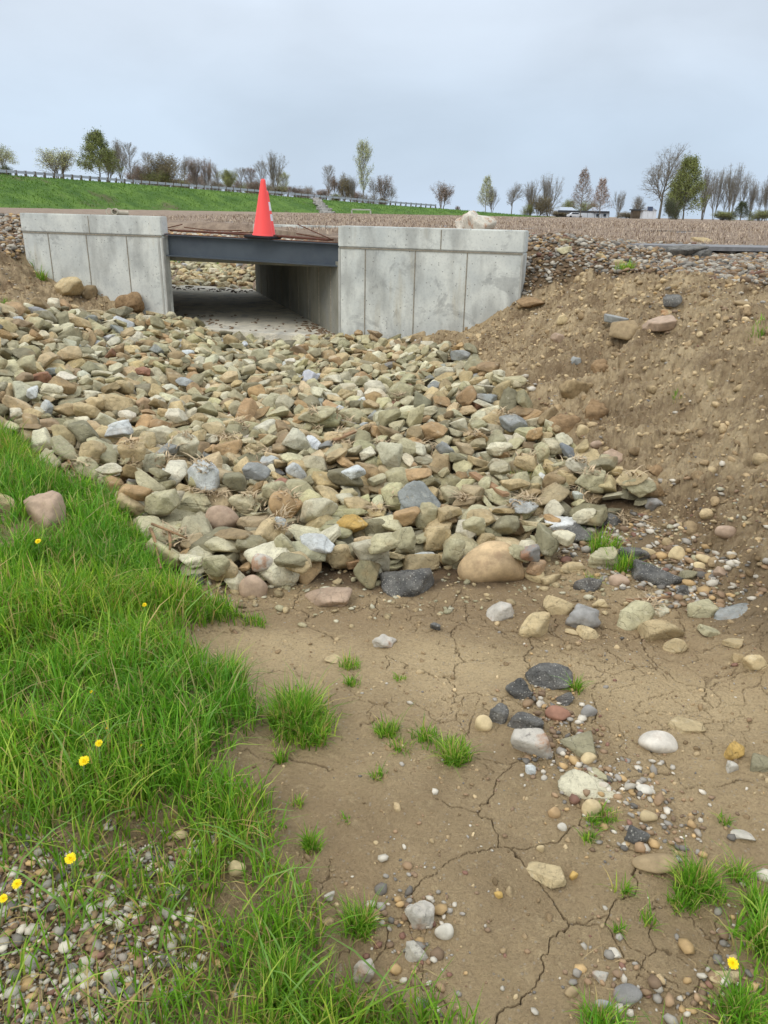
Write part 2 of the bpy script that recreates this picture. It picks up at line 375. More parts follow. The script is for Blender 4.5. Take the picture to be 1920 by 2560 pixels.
# raster of the smooth surface (1 = 2.5 cm), then sampled bilinearly
GX0, GX1, GY0, GY1, GR = -11., 10., 0., 25., .05
_gx = np.arange(GX0, GX1 + GR, GR); _gy = np.arange(GY0, GY1 + GR, GR)
_X, _Y = np.meshgrid(_gx, _gy, indexing='ij')
_Zt = np.clip(tps(_X, _Y), -.08, 1.45)
_Zt = _Zt + (1.2 - _Zt) * sst(_Y, 12.8, 14.5)
def samp(G, x, y):
    u = np.clip((x - GX0) / GR, 0, G.shape[0] - 1.001); v = np.clip((y - GY0) / GR, 0, G.shape[1] - 1.001)
    i = u.astype(int); j = v.astype(int); a = u - i; b = v - j
    return G[i, j] * (1-a)*(1-b) + G[i+1, j]*a*(1-b) + G[i, j+1]*(1-a)*b + G[i+1, j+1]*a*b
def zbase(x, y):
    x = np.asarray(x, float); y = np.asarray(y, float)
    z = samp(_Zt, x, y)
    s, t = st(x, y)
    back = 1.24 + 0 * x
    wb = sst(s, -4.6, -4.2) * (1 - sst(s, 1.65, 2.12)) * sst(t, .08, .16)
    z = z * (1 - wb) + back * wb
    # barrel trench and the channel beyond it
    s, t = stb(x, y)
    tr = (s > S_L - .12) & (s < S_R0 + .12) & (t > .03) & (t <= T_FAR + .05)
    z = np.where(tr, -.25, z)
    tt = t - T_FAR
    fl = .0 + .055 * np.maximum(tt, 0)
    k = np.maximum(np.maximum(sst(s, .15, 1.6), 1 - sst(s, -6.5, -4.6)), sst(tt, 4.9, 6.6))
    zf = fl * (1 - k) + 1.2 * k
    inf = (t > T_FAR + .05)
    z = np.where(inf, np.minimum(z, zf), z)
    return z
def hit(px, py, lift=0., fn=None):
    """first point of the pixel's ray that is 'lift' above the surface"""
    fn = fn or zbase
    d = ray(px, py); ts = np.geomspace(.8, 60, 3000)
    P = CAM + d * ts[:, None]; h = P[:, 2] - fn(P[:, 0], P[:, 1]) - lift
    i = int(np.argmax(h < 0)) if (h < 0).any() else len(ts) - 1
    return P[max(i, 1)]

def inpoly(x, y, poly):
    c = np.zeros(np.shape(x), bool); n = len(poly)
    for i in range(n):
        x0, y0 = poly[i]; x1, y1 = poly[(i + 1) % n]
        k = ((y0 > y) != (y1 > y)) & (x < (x1 - x0) * (y - y0) / (y1 - y0 + 1e-12) + x0)
        c ^= k
    return c
def wpoly(pix):
    return [tuple(hit(a, b)[:2]) for a, b in pix]
def blur(G, n):
    for _ in range(n):
        G = (G + np.roll(G, 1, 0) + np.roll(G, -1, 0) + np.roll(G, 1, 1) + np.roll(G, -1, 1)) / 5
    return G
def mask(polys, n=2):
    m = np.zeros_like(_X)
    for p in polys: m = np.maximum(m, inpoly(_X, _Y, wpoly(p)).astype(float))
    return blur(m, n)
RIP = [(-500,850),(0,802),(150,794),(300,806),(400,806),(470,822),(560,836),(700,850),(850,856),(1030,862),(1090,885),(1180,900),(1225,960),(1285,990),(1300,1050),(1370,1080),(1400,1130),(1480,1185),
       (1600,1220),(1640,1250),(1590,1285),(1530,1290),(1480,1310),(1440,1350),(1400,1380),(1360,1410),(1330,1450),(1290,1465),(1180,1470),(1080,1480),(980,1490),(900,1480),(800,1465),(700,1455),
       (640,1470),(560,1450),(430,1425),(400,1400),(370,1330),(330,1290),(280,1230),(150,1175),(110,1130),(0,1095),(-500,1040)]
GRASS = [[(-900,1075),(0,1095),(60,1120),(110,1180),(170,1235),(260,1260),(330,1310),(370,1390),(420,1450),(520,1495),(610,1540),(560,1565),(480,1560),(465,1640),(520,1690),(600,1750),(650,1830),(570,1900),(520,1980),
          (600,2000),(675,2080),(690,2150),(740,2250),(800,2350),(790,2440),(840,2490),(960,2560),(1000,2800),(-900,2800)]]
G2 = [[(690,1760),(740,1725),(800,1770),(818,1840),(770,1900),(700,1880),(680,1820)],[(1050,2480),(1200,2560),(1250,2800),(560,2800),(700,2500),(900,2520)],
      [(1880,2300),(2000,2250),(2300,2400),(2300,2800),(1700,2800),(1820,2540),(1890,2440)],[(1500,2560),(1700,2565),(1750,2700),(1400,2700)]]
GRAVEL = [[(-500,2200),(0,2230),(200,2250),(380,2290),(480,2330),(450,2480),(400,2560),(380,2800),(-500,2800),(-500,2300)],[(350,2130),(480,2130),(470,2230),(400,2260),(340,2200)]]
GRAVEL2 = [[(1300,1690),(1400,1700),(1480,1850),(1560,1900),(1700,1990),(1760,2120),(1700,2200),(1560,2110),(1480,2080),(1380,1990),(1340,1930),(1380,1830)],
           [(960,2160),(1010,2200),(1090,2330),(1120,2440),(1050,2470),(960,2400),(930,2280)],[(1480,2440),(1700,2400),(1900,2330),(1900,2200),(1960,2200),(2000,2500),(1500,2560)]]
GRAVEL3 = [[(1350,1300),(1500,1290),(1640,1300),(1760,1330),(2000,1420),(2000,1640),(1900,1640),(1750,1560),(1640,1500),(1480,1420),(1400,1380)]]
TOPGRAV = [[(1296,748),(1375,700),(1468,678),(1561,686),(1692,700),(1730,724),(1823,724),(2100,709),(2600,700),(2600,628),(1900,624),(1600,613),(1449,601),(1316,592)],[(-300,530),(46,538),(56,630),(0,650),(-300,700)]]
DIRT = [[(1020,862),(1296,752),(1375,690),(1470,668),(1690,690),(1820,715),(2600,690),(2800,1700),(1990,1640),(1960,1480),(1750,1360),(1600,1270),(1480,1160),(1400,1080),(1290,980),(1200,900)],
        [(-400,640),(0,640),(56,625),(124,691),(283,740),(430,797),(380,806),(300,806),(150,794),(0,802),(-500,850)]]
MK = dict(rip=mask([RIP], 1), grass=mask(GRASS, 2), g2=mask(G2, 1), gravel=mask(GRAVEL, 2), gravel2=mask(GRAVEL2, 2), gravel3=mask(GRAVEL3, 2), topg=mask(TOPGRAV, 2), dirt=mask(DIRT, 4))
def mk(n, x, y, jit=.06, sc_=6.):
    return samp(MK[n], x + jit * 2 * fbm(x, y, sc_, 3), y + jit * 2 * fbm(x + 31.7, y + 5.1, sc_, 3))

# cracks: warped cellular pattern, kept only in patches
_rc = np.random.default_rng(11).random((256, 256, 2))
def cell(x, y, s):
    x = x * s; y = y * s; xi = np.floor(x).astype(int); yi = np.floor(y).astype(int)
    f1 = np.full(x.shape, 9.); f2 = np.full(x.shape, 9.)
    for a in (-1, 0, 1):
        for b in (-1, 0, 1):
            r = _rc[(xi + a) & 255, (yi + b) & 255]
            d = np.hypot(xi + a + r[..., 0] - x, yi + b + r[..., 1] - y)
            f2 = np.where(d < f1, f1, np.minimum(f2, d)); f1 = np.minimum(f1, d)
    return (f2 - f1) / s
def cracks(x, y):
    wx = x + .09 * fbm(x, y, 5, 4) * 2 + .012 * fbm(x, y, 40, 3) * 2; wy = y + .09 * fbm(x + 9, y + 4, 5, 4) * 2 + .012 * fbm(x + 3, y, 40, 3) * 2
    dens = fbm(x + 40, y + 2, 2.2, 3) + .06
    k = sst(dens, -.05, .10)
    w1 = (.0003 + .0006 * np.clip(y, 0, 4)) * k + .0002
    a = 1 - sst(cell(wx, wy, 3.4), w1 * .4, w1 * 1.6 + .001)
    k2 = sst(fbm(x + 80, y + 60, 3.1, 3), .02, .16)
    w2_ = (.0004 + .0003 * np.clip(y, 0, 4)) * k2 + .0001
    b = (1 - sst(cell(wx + 7, wy + 3, 9.), w2_ * .4, w2_ * 1.6 + .0008)) * .6 * (k2 > .05)
    return np.maximum(a * (k > .03), b)

def ground(x, y, full=False):
    x = np.asarray(x, float); y = np.asarray(y, float)
    z = zbase(x, y); s, t = st(x, y)
    d = mk('dirt', x, y, .1); rp = mk('rip', x, y, .03); gr = mk('grass', x, y, .05)
    fld = sst(y + .25 * x * 0, 11.5, 12.6) * (1 - mk('topg', x, y, .05))
    fld = np.maximum(fld, (t > .3) * 1.0 * (1 - mk('topg', x, y, .05)))
    n1 = fbm(x, y, 1.1, 3) * .10 + fbm(x, y, 4.5, 4) * .030 + fbm(x, y, 22, 3) * .010
    bil = np.abs(fbm(x + 5, y + 8, 5.5, 4, .6)) * -.30 + np.abs(fbm(x, y, 13, 4, .65)) * -.20 - np.abs(fbm(x + 12, y + 3, 2.1, 3)) * .34 + .085
    rill = fbm(x * .8 + y * .6, (y * .8 - x * .6) * .25, 2.2, 3) * .26
    zz = z + n1 * (1 - .3 * d) + d * (bil + rill + fbm(x, y, 40, 3, .7) * .03) + fbm(x, y, 70, 2, .7) * .0035
    zz = zz + gr * .045 * (1 + fbm(x, y, 6, 3)) + fld * fbm(x, y, 3, 3) * .05
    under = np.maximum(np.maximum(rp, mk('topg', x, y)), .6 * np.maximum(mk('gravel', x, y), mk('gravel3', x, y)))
    s, t2 = stb(x, y)
    inb = (s > S_L - .15) & (s < S_R0 + .15) & (t2 > -.05) & (t2 < T_FAR + .1)
    zz = np.where(inb, z, zz)
    if not full: return zz
    mudw = np.clip(1 - d - rp - .9 * gr - fld - mk('topg', x, y), 0, 1)
    c = cracks(x, y) * mudw * (y < 6)
    zz = zz - .011 * c
    dd = np.clip(d + .15 * 0, 0, 1)
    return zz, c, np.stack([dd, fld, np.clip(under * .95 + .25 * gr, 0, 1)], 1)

def polar(r0, r1, nr, th, nth, r=None, a=None):
    if r is None: r = np.geomspace(r0, r1, nr)
    if a is None: a = np.linspace(-th, th, nth)
    nr, nth = len(r), len(a)
    Rr, Aa = np.meshgrid(r, a, indexing='ij')
    x = Rr * np.sin(Aa); y = Rr * np.cos(Aa)
    i = np.arange(nr - 1)[:, None] * nth + np.arange(nth - 1)[None]
    i = i.ravel(); F = np.stack([i, i + 1, i + nth + 1, i + nth], 1)
    return x.ravel(), y.ravel(), F
_a0 = math.radians(34); _a1 = math.radians(62)
x, y, F = polar(0, 0, 0, 0, 0, np.r_[np.geomspace(.45, .95, 130)[:-1], np.geomspace(.95, 4.2, 830)[:-1], np.geomspace(4.2, 24.0, 640)], np.r_[np.linspace(-_a1, -_a0, 110)[:-1], np.linspace(-_a0, _a0, 1250), np.linspace(_a0, _a1, 110)[1:]])
z, cr, mc = ground(x, y, True)
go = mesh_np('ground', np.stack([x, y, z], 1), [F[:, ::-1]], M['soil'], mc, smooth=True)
at = go.data.attributes.new('crack', 'FLOAT', 'POINT'); at.data.foreach_set('value', cr.astype(np.float32))
DRY = mask([[(980,1590),(1300,1630),(1600,1650),(2000,1700),(2000,1860),(1720,1800),(1500,1740),(1300,1700),(1050,1770)],[(500,1600),(700,1560),(900,1640),(800,1760),(560,1640)]], 14) - mask([[(620,1490),(1000,1500),(1300,1480),(1700,1600),(2000,1650),(2000,1700),(1500,1640),(1000,1590),(640,1560)],[(640,1950),(1000,2150),(1000,2560),(700,2560)]], 10)
at = go.data.attributes.new('dry', 'FLOAT', 'POINT'); at.data.foreach_set('value', samp(DRY, x + .3 * fbm(x, y, 2, 3), y + .3 * fbm(x + 7, y, 2, 3)).astype(np.float32))
go['kind'] = 'structure'
x, y, F = polar(24.0, 900.0, 220, math.radians(70), 400)
z = 1.2 + fbm(x, y, .5, 3) * .1 - .0 * y
ff = mesh_np('field', np.stack([x, y, z], 1), [F[:, ::-1]], M['soil'], np.array([[0, 1, 0]] * len(x)), smooth=True); ff['kind'] = 'structure'

# ---------------------------------------------------------------- rocks: rounded random polyhedra
def ico(sub):
    bm = bmesh.new(); bmesh.ops.create_icosphere(bm, subdivisions=sub, radius=1)
    V = np.array([v.co[:] for v in bm.verts]); Fc = np.array([[v.index for v in f.verts] for f in bm.faces]); bm.free()
    return V / np.linalg.norm(V, axis=1)[:, None], Fc
ICO = {k: ico(k) for k in (1, 2, 3, 4, 5)}
def n3(V, s, seed, o=3):
    r = np.random.default_rng(seed); v = 0; a = 1
    for i in range(o):
        for _ in range(5):
            k = r.normal(size=3); k /= np.linalg.norm(k); v = v + a * np.sin(V @ k * s + r.random() * 6.3) * .3
        s *= 2.1; a *= .5
    return v
def rock(seed, sub, kind='ang'):
    """unit rock, half size about 1 in x, .75 y, .55 z before scaling"""
    r = np.random.default_rng(seed); V, Fc = ICO[sub]
    if kind == 'round':
        N = r.normal(size=(10, 3)); N /= np.linalg.norm(N, axis=1)[:, None]; D = r.uniform(.66, .92, 10)
        q = np.maximum(V @ N.T, 0) / D; rad = ((q ** 7).sum(1) + 1) ** (-1. / 7)
        rad = rad * (1 + .05 * n3(V, 2.2, seed, 2) + .010 * n3(V, 9, seed + 1, 2)); P = V * rad[:, None]
    else:
        n = {'ang': 12, 'slab': 9, 'clod': 22, 'rough': 9}[kind]; p = {'ang': 70, 'slab': 60, 'clod': 9, 'rough': 13}[kind]
        N = r.normal(size=(n, 3)); 
        if kind == 'slab': N[:, 2] *= .25
        N /= np.linalg.norm(N, axis=1)[:, None]
        D = r.uniform(.5, .98, n)
        if kind == 'slab':
            N = np.r_[N, [[.08 * r.normal(), .08 * r.normal(), 1], [.08 * r.normal(), .08 * r.normal(), -1]]]; D = np.r_[D, .75, .75]
        else:
            N = np.r_[N, [[0, 0, -1.], [r.normal() * .3, r.normal() * .3, 1.], [1, r.normal() * .4, r.normal() * .4], [-1, r.normal() * .4, r.normal() * .4], [r.normal() * .4, 1, r.normal() * .4], [r.normal() * .4, -1, r.normal() * .4]]]; D = np.r_[D, r.uniform(.6, 1, 6)]
            N /= np.linalg.norm(N, axis=1)[:, None]
        q = np.maximum(V @ N.T, 0) / D
        rad = (q ** p).sum(1) ** (-1. / p)
        rad = np.minimum(rad, 1.45)
        am = {'ang': .018, 'slab': .025, 'clod': .16, 'rough': .07}[kind]
        rad = rad * (1 + am * n3(V, 5, seed, 3 if sub > 2 else 1))
        if kind == 'rough' and sub > 3: rad = rad * (1 + .03 * n3(V, 24, seed + 2, 2))
        P = V * rad[:, None]
    P = P - (P.max(0) + P.min(0)) / 2; P = P / ((P.max(0) - P.min(0)) / 2)
    return P, Fc
def rotm(rx, ry, rz):
    return np.array(Matrix.Rotation(rz, 3, 'Z') @ Matrix.Rotation(ry, 3, 'Y') @ Matrix.Rotation(rx, 3, 'X'))
def hullrock(seed, kind):
    P, Fc = rock(seed, 4, kind); bm = bmesh.new(); vs_ = [bm.verts.new(p) for p in P]
    bm.faces.ensure_lookup_table()
    for f in Fc: bm.faces.new([vs_[i] for i in f])
    bmesh.ops.dissolve_limit(bm, angle_limit=math.radians(11), verts=bm.verts, edges=bm.edges)
    bmesh.ops.triangulate(bm, faces=bm.faces)
    bm.verts.index_update(); V = np.array([v.co[:] for v in bm.verts]); F2 = np.array([[v.index for v in f.verts] for f in bm.faces]); bm.free()
    return V, F2
PROTO = {(k, sb): [rock(100 + i, sb, k) for i in range(n)] for k, sb, n in (('ang', 2, 40), ('slab', 2, 12), ('round', 2, 14), ('round', 1, 14), ('ang', 1, 14), ('clod', 2, 12), ('rough', 2, 12))}
PROTO.update({('ang', 0): [hullrock(100 + i, 'ang') for i in range(40)], ('slab', 0): [hullrock(300 + i, 'slab') for i in range(14)]})
print('hull verts', np.mean([len(a) for a, b in PROTO[('ang', 0)]]))
def bake(lst, sub):
    """lst of (kind, proto index, centre, dims, rot matrix, colour) -> merged arrays"""
    Vs, Fs, Cs = [], [], []; n = 0
    for k, i, c, d, R, col in lst:
        P, Fc = PROTO[(k, sub)][i % len(PROTO[(k, sub)])]
        V = (P * d) @ R.T + c; Vs.append(V); Fs.append(Fc + n); n += len(V); Cs.append(np.broadcast_to(col, V.shape))
    return np.concatenate(Vs), np.concatenate(Fs), np.concatenate(Cs)

# colours
C = {k: s2l(v) for k, v in dict(olive=(182, 173, 137), tan=(190, 169, 128), orange=(176, 146, 106), brown=(156, 135, 101), dark=(144, 136, 107), pale=(208, 199, 168), blue=(202, 203, 196), slate=(150, 150, 143),
     white=(200, 192, 174), pink=(172, 148, 124), boulder=(180, 154, 116), red=(150, 110, 88), grey=(150, 146, 138), cream=(206, 184, 140), chalk=(204, 195, 178), clod=(150, 124, 92), yellow=(190, 156, 90), black=(54, 54, 58)).items()}
RIPPAL = [('olive', .33), ('tan', .22), ('pale', .14), ('dark', .13), ('brown', .08), ('orange', .055), ('slate', .01), ('blue', .018), ('red', .004)]
_pn = [a for a, b in RIPPAL]; _pw = np.array([b for a, b in RIPPAL]); _pw /= _pw.sum()
def ripcol(r):
    k = r.choice(_pn, p=_pw); return k, C[k] * r.uniform(.8, 1.18) * np.array([1 + r.normal() * .02, 1, 1 + r.normal() * .05])

# ---------------------------------------------------------------- riprap: stones dropped one by one on a height map
HX0, HX1, HY0, HY1, HR = -8.5, 3.2, 2.3, 12.6, .02
hx = np.arange(HX0, HX1, HR); hy = np.arange(HY0, HY1, HR); HXm, HYm = np.meshgrid(hx, hy, indexing='ij')
Hm = ground(HXm.ravel(), HYm.ravel()).reshape(HXm.shape)
Hb = Hm.copy()
RM = samp(MK['rip'], HXm, HYm)
_S, _T = st(HXm, HYm)
RM[(_T > -.08)] = 0
okc = np.argwhere(RM > .5)
def Hs(x, y):
    i = np.clip(((np.asarray(x) - HX0) / HR).astype(int), 0, Hm.shape[0] - 1); j = np.clip(((np.asarray(y) - HY0) / HR).astype(int), 0, Hm.shape[1] - 1)
    return Hm[i, j]
def rest(xc, yc, d, yaw, commit=None, q=78):
    a, b, c = d; m = max(a, b); k = int(m / HR) + 1
    i = int((xc - HX0) / HR); j = int((yc - HY0) / HR)
    i0, i1, j0, j1 = max(i - k, 0), min(i + k + 1, Hm.shape[0]), max(j - k, 0), min(j + k + 1, Hm.shape[1])
    X = HXm[i0:i1, j0:j1] - xc; Y = HYm[i0:i1, j0:j1] - yc
    ca, sa = math.cos(yaw), math.sin(yaw)
    r2 = ((X * ca + Y * sa) / a) ** 2 + ((-X * sa + Y * ca) / b) ** 2
    m_ = r2 < .9
    if m_.sum() < 4: return None
    h = np.sqrt(1 - r2[m_]) * c
    hm = Hm[i0:i1, j0:j1][m_]
    zc = np.percentile(hm + h, q) if commit is None else commit
    if commit is not None:
        sub = Hm[i0:i1, j0:j1]; sub[m_] = np.maximum(sub[m_], zc + h * .85)
        return zc
    # tilt from the local slope
    gx = ((hm * X[m_]).sum() - hm.mean() * X[m_].sum()) / ((X[m_] ** 2).sum() + 1e-6); gy = ((hm * Y[m_]).sum() - hm.mean() * Y[m_].sum()) / ((Y[m_] ** 2).sum() + 1e-6)
    return zc, gx, gy
STONES = []
def drop(r, size, n, cand, kinds=('ang', 'ang', 'slab'), edge=None, block=None):
    for _ in range(n):
        s0 = size(r); k = r.choice(kinds); s00 = s0
        d0 = np.array([1, r.uniform(.62, .9), (r.uniform(.34, .62) if k == 'ang' else r.uniform(.16, .30))]); d = d0 * s0
        best = None
        for _c in range(cand):
            i, j = okc[r.integers(len(okc))]; xc, yc = hx[i] + r.uniform(-.01, .01), hy[j]
            s0 = s00 * (1.12 if yc < 3.9 else 1.0 if xc < -2.6 else .84); d = d0 * s0
            if block is not None and (block(xc, yc, s0) or blk0(xc, yc, s0)): continue
            yaw = r.uniform(0, math.pi); q = rest(xc, yc, d, yaw)
            if q is None: continue
            sc_ = q[0] + d[2] - Hb[i, j]
            if best is None or sc_ < best[0]: best = (sc_, xc, yc, yaw, q, i, j, d.copy())
        if best is None or best[0] > .34: continue
        _, xc, yc, yaw, (zc, gx, gy), i, j, d = best
        gl = math.hypot(gx, gy); lim = .75
        if gl > lim: gx *= lim / gl; gy *= lim / gl
        nrm = Vector((-gx * .8 + r.normal() * .27, -gy * .8 + r.normal() * .27, 1)).normalized()
        R = np.array((Vector((0, 0, 1)).rotation_difference(nrm).to_matrix() @ Matrix.Rotation(yaw, 3, 'Z')))
        rest(xc, yc, d, yaw, commit=zc)
        kk, col = ripcol(r)
        STONES.append(dict(kind=k, c=np.array([xc, yc, zc]), d=d, R=R, col=col, cn=kk, seed=int(r.integers(1e6)), mark=None))
r = np.random.default_rng(21)
FB = []
def dist_size(lo, hi): 
    return lambda r: float(np.clip(r.lognormal(math.log(.075), .3), lo, hi))
for (px, py, wpx) in [(1228,1435,175),(1013,1462,150),(820,1493,126),(634,1471,78),(658,1446,58),(729,1456,80),(849,1411,98),(1050,1409,100),(1131,1413,64),(1380,1449,72),(1320,1443,56)]:
    P = hit(px, py, .03); FB.append((P[0], P[1], wpx / 2 * float((P - CAM) @ Fv) / FP))
FB = np.array(FB)
def blk0(xc, yc, s0):
    f = (np.abs(xc - FB[:, 0]) < FB[:, 2] * .9 + s0 * .4) & (yc < FB[:, 1] + FB[:, 2] * .6) & (yc > FB[:, 1] - .45)
    return f.any()
drop(r, lambda r: r.uniform(.05, .09), 1800, 3, block=blk0)
drop(r, dist_size(.045, .13), 3200, 5, block=blk0)

# landmark stones of the riprap: px, py, w, h, colour, kind, label
LM = [
 (488,1254,110,55,'olive','ang','pale olive stone split by long cracks, left of the pink granite cobble'),
 (557,1296,85,65,'pink','round','pink granite cobble with white streaks wedged among the olive riprap'),
 (708,1269,70,95,'orange','round','tall orange-brown rounded stone leaning right of the pink cobble'),
 (795,1280,95,72,'pale','ang','large pale flat-faced stone right of the tall orange stone'),
 (405,1281,92,58,'olive','ang','olive triangular stone above the dry sticks at the grass edge'),
 (581,1337,105,35,'brown','ang','long flat brown stone lying just below the pink cobble'),
 (629,1361,80,45,'dark','ang','dark olive wedge right below the long flat brown stone'),
 (699,1307,38,45,'blue','ang','small blue-grey stone tucked under the tall orange stone'),
 (795,1354,90,50,'blue','ang','slanting pale blue-grey stone near the riprap front, left of the white speckled one'),
 (717,1363,58,70,'olive','ang','upright olive stone left of the slanting blue-grey stone'),
 (742,1408,88,54,'tan','ang','brownish tan stone behind the white round cobble at the front edge'),
 (542,1412,70,56,'olive','ang','blocky olive stone behind the thin stone flakes at the front left'),
 (476,1402,64,38,'pale','ang','low pale stone at the left front corner beside the grass'),
 (658,1446,56,46,'chalk','round','white speckled round cobble at the front edge of the riprap'),
 (634,1471,74,70,'pink','round','beige egg-shaped cobble touching the white speckled cobble'),
 (729,1456,84,40,'dark','ang','dark olive stone lying on the mud right of the white round cobble'),
 (820,1493,124,62,'pink','rough','long pinkish boulder lying on the mud in front of the riprap'),
 (849,1411,98,65,'tan','ang','broad tan angular stone above the long pinkish boulder'),
 (954,1365,66,36,'chalk','round','white speckled cobble half covered, behind the olive front stones'),
 (959,1403,90,44,'olive','ang','olive stone between the broad tan stone and the asphalt slab'),
 (1009,1348,64,66,'olive','ang','pale green-grey block behind the black asphalt slab'),
 (1050,1409,100,72,'tan','ang','large tan stone directly above the right half of the asphalt slab'),
 (1094,1352,72,62,'tan','ang','brown-tan angular block left of the upright olive stone'),
 (1131,1413,64,88,'olive','ang','upright olive stone left of the huge tan boulder'),
 (1228,1416,170,124,'boulder','round','huge rounded tan boulder with a dark spot at the front edge of the riprap'),
 (1125,1289,66,38,'tan','slab','tan stone split into thin upright layers'),
 (1202,1291,82,44,'tan','ang','oval brownish stone right of the stone split into layers'),
 (1306,1291,78,34,'blue','ang','flat blue-white stone with corn husks on its left end'),
 (1183,1333,60,52,'olive','ang','smooth grey-green stone under the oval brownish stone'),
 (1261,1323,82,50,'dark','ang','dark olive stone beneath the flat blue-white stone'),
 (1298,1384,64,46,'olive','ang','olive slab poking out behind the huge tan boulder'),
 (1067,1291,58,80,'olive','slab','tall pale olive slab leaning right of the orange-brown wedge'),
 (1012,1291,80,50,'orange','ang','orange-brown wedge left of the tall pale olive slab'),
 (896,1262,78,44,'tan','ang','rounded tan stone behind the pale flat-faced stone'),
 (938,1321,72,66,'dark','ang','pointed dark olive stone left of the pale green-grey block'),
 (881,1310,84,44,'yellow','ang','yellowish tan stone left of the pointed dark olive stone'),
 (509,1187,84,76,'blue','ang','large light blue-grey block standing out among the brown stones'),
 (740,1180,46,52,'blue','ang','pointed pale blue stone right of the flat grey slab'),
 (295,1073,76,42,'blue','ang','white-blue flat stone in the left of the riprap'),
 (116,1157,84,64,'olive','ang','big pale olive stone at the grass edge on the far left'),
 (567,1123,82,52,'orange','ang','orange-brown stone above the large blue-grey block'),
 (457,1120,84,58,'pale','ang','pale tan ridge-backed stone left of the orange-brown stone'),
 (289,1008,88,42,'tan','ang','wide flat orange-tan stone on the left slope'),
 (84,1012,36,34,'blue','ang','left one of two pale blue stones lying side by side'),
 (116,1020,34,40,'blue','ang','right one of two pale blue stones lying side by side'),
 (793,1035,112,38,'olive','ang','very long pale olive stone in the middle of the riprap'),
 (642,1177,68,36,'slate','slab','flat grey slab between the blue-grey block and the pointed blue stone'),
 (882,1180,66,30,'blue','ang','low white-grey stone in the centre of the riprap'),
 (341,1232,96,56,'orange','ang','large orange-brown stone at the left above the grass'),
 (318,1264,78,64,'tan','ang','tan stone lying under the large orange-brown stone at the left'),
 (356,931,46,28,'red','ang','small reddish-orange stone on the left slope'),
 (1151,888,52,28,'slate','ang','blue-grey stone at the foot of the right dirt bank'),
 (1287,1058,78,40,'slate','ang','dark slate stone near the right edge of the riprap'),
 (1113,1125,50,48,'slate','ang','dark grey stone with husks right of the riprap centre'),
 (1249,1122,68,38,'pale','ang','bright pale flat-topped stone near the right edge'),
 (1084,1084,72,40,'orange','ang','orange-tan stone above the dark grey stone with husks'),
 (1313,1165,60,40,'tan','ang','tan stone just above the grass tuft in the riprap'),
 (1382,1203,60,42,'brown','ang','brown-topped stone right of the grass tuft in the riprap'),
 (1475,1223,76,56,'olive','ang','large olive stone overhanging a dark gap at the right end'),
 (1591,1238,92,54,'olive','ang','olive stone outermost at the right end of the riprap'),
 (1579,1194,80,34,'tan','ang','flat tan stone behind the outermost olive stone'),
 (1458,1296,64,36,'pale','ang','pale faceted stone above the asphalt strip at the right'),
 (1507,1405,78,62,'olive','slab','olive stone with slanting dark cracks beside the grass tuft at the right'),
 (1405,1374,60,30,'pale','slab','flat pale stone right of the huge tan boulder'),
 (1429,1417,80,32,'tan','slab','long tan slab below the flat pale stone'),
 (1380,1449,72,36,'tan','ang','tan block right of the speckled grey stone'),
 (1320,1443,56,44,'grey','ang','speckled grey stone touching the right side of the huge boulder'),
 (1035,1188,90,32,'orange','ang','long orange-brown stone left of the wooden plank'),
 (232,1128,62,60,'tan','ang','tall tan stone at the left above the grass edge'),
 (330,1130,64,54,'tan','ang','brown-tan block left of the pale ridge-backed stone'),
 (402,1085,72,44,'pale','ang','big pale block left of the orange stones in the middle'),
 (64,925,60,48,'olive','ang','round-faced pale olive stone on the far left slope'),
 (134,975,66,40,'pale','ang','pale cracked stone above the pair of pale blue stones'),
 (1017,1119,70,36,'olive','ang','olive stone left of the dark grey stone with husks'),
]
LMC = []
for (px, py, wpx, hpx, cn, kd, lab) in LM:
    P = hit(px, py, .03, Hs); dist = (P - CAM) @ Fv; a = wpx / 2 * dist / FP; h2 = hpx / 2 * dist / FP
    th = math.atan2(EYE - P[2], P[1]); b = .72 * a
    c2 = (h2 ** 2 - (b * math.sin(th)) ** 2)
    if c2 < (.3 * h2) ** 2: b = .9 * h2 / math.sin(th) * .9; c2 = max(h2 ** 2 - (b * math.sin(th)) ** 2, (.35 * h2) ** 2)
    c = math.sqrt(c2) / math.cos(th); c = min(c, 1.2 * a)
    P = hit(px, py, .35 * c, Hs)
    R = rotm(r.normal() * .1, r.normal() * .12, r.normal() * .2)
    if kd == 'round': R = rotm(r.normal() * .05, r.normal() * .08, 0)
    k2 = 'ang' if kd == 'ang' else kd
    P[2] = max(P[2], Hs(P[0], P[1]) + .1 * c)
    rest(P[0], P[1], (a, b, c), 0, commit=P[2])
    STONES.append(dict(kind=k2, c=P, d=np.array([a, b, c]), R=R, col=C[cn] * r.uniform(.95, 1.08), cn=cn, seed=int(r.integers(1e6)), mark=lab))
    LMC.append((P[0], P[1], a))
LMC = np.array(LMC)
def blk(xc, yc, s0):
    d = np.hypot(xc - LMC[:, 0], (yc - LMC[:, 1] - 0.0)); near = d < LMC[:, 2] * .95 + s0 * .7
    # keep the view of the landmark's front free too
    f = (np.abs(xc - LMC[:, 0]) < LMC[:, 2] + s0 * .5) & (yc < LMC[:, 1]) & (yc > LMC[:, 1] - LMC[:, 2] * 1.2 - s0)
    return near.any() or f.any()
drop(r, dist_size(.045, .12), 900, 6, block=blk)
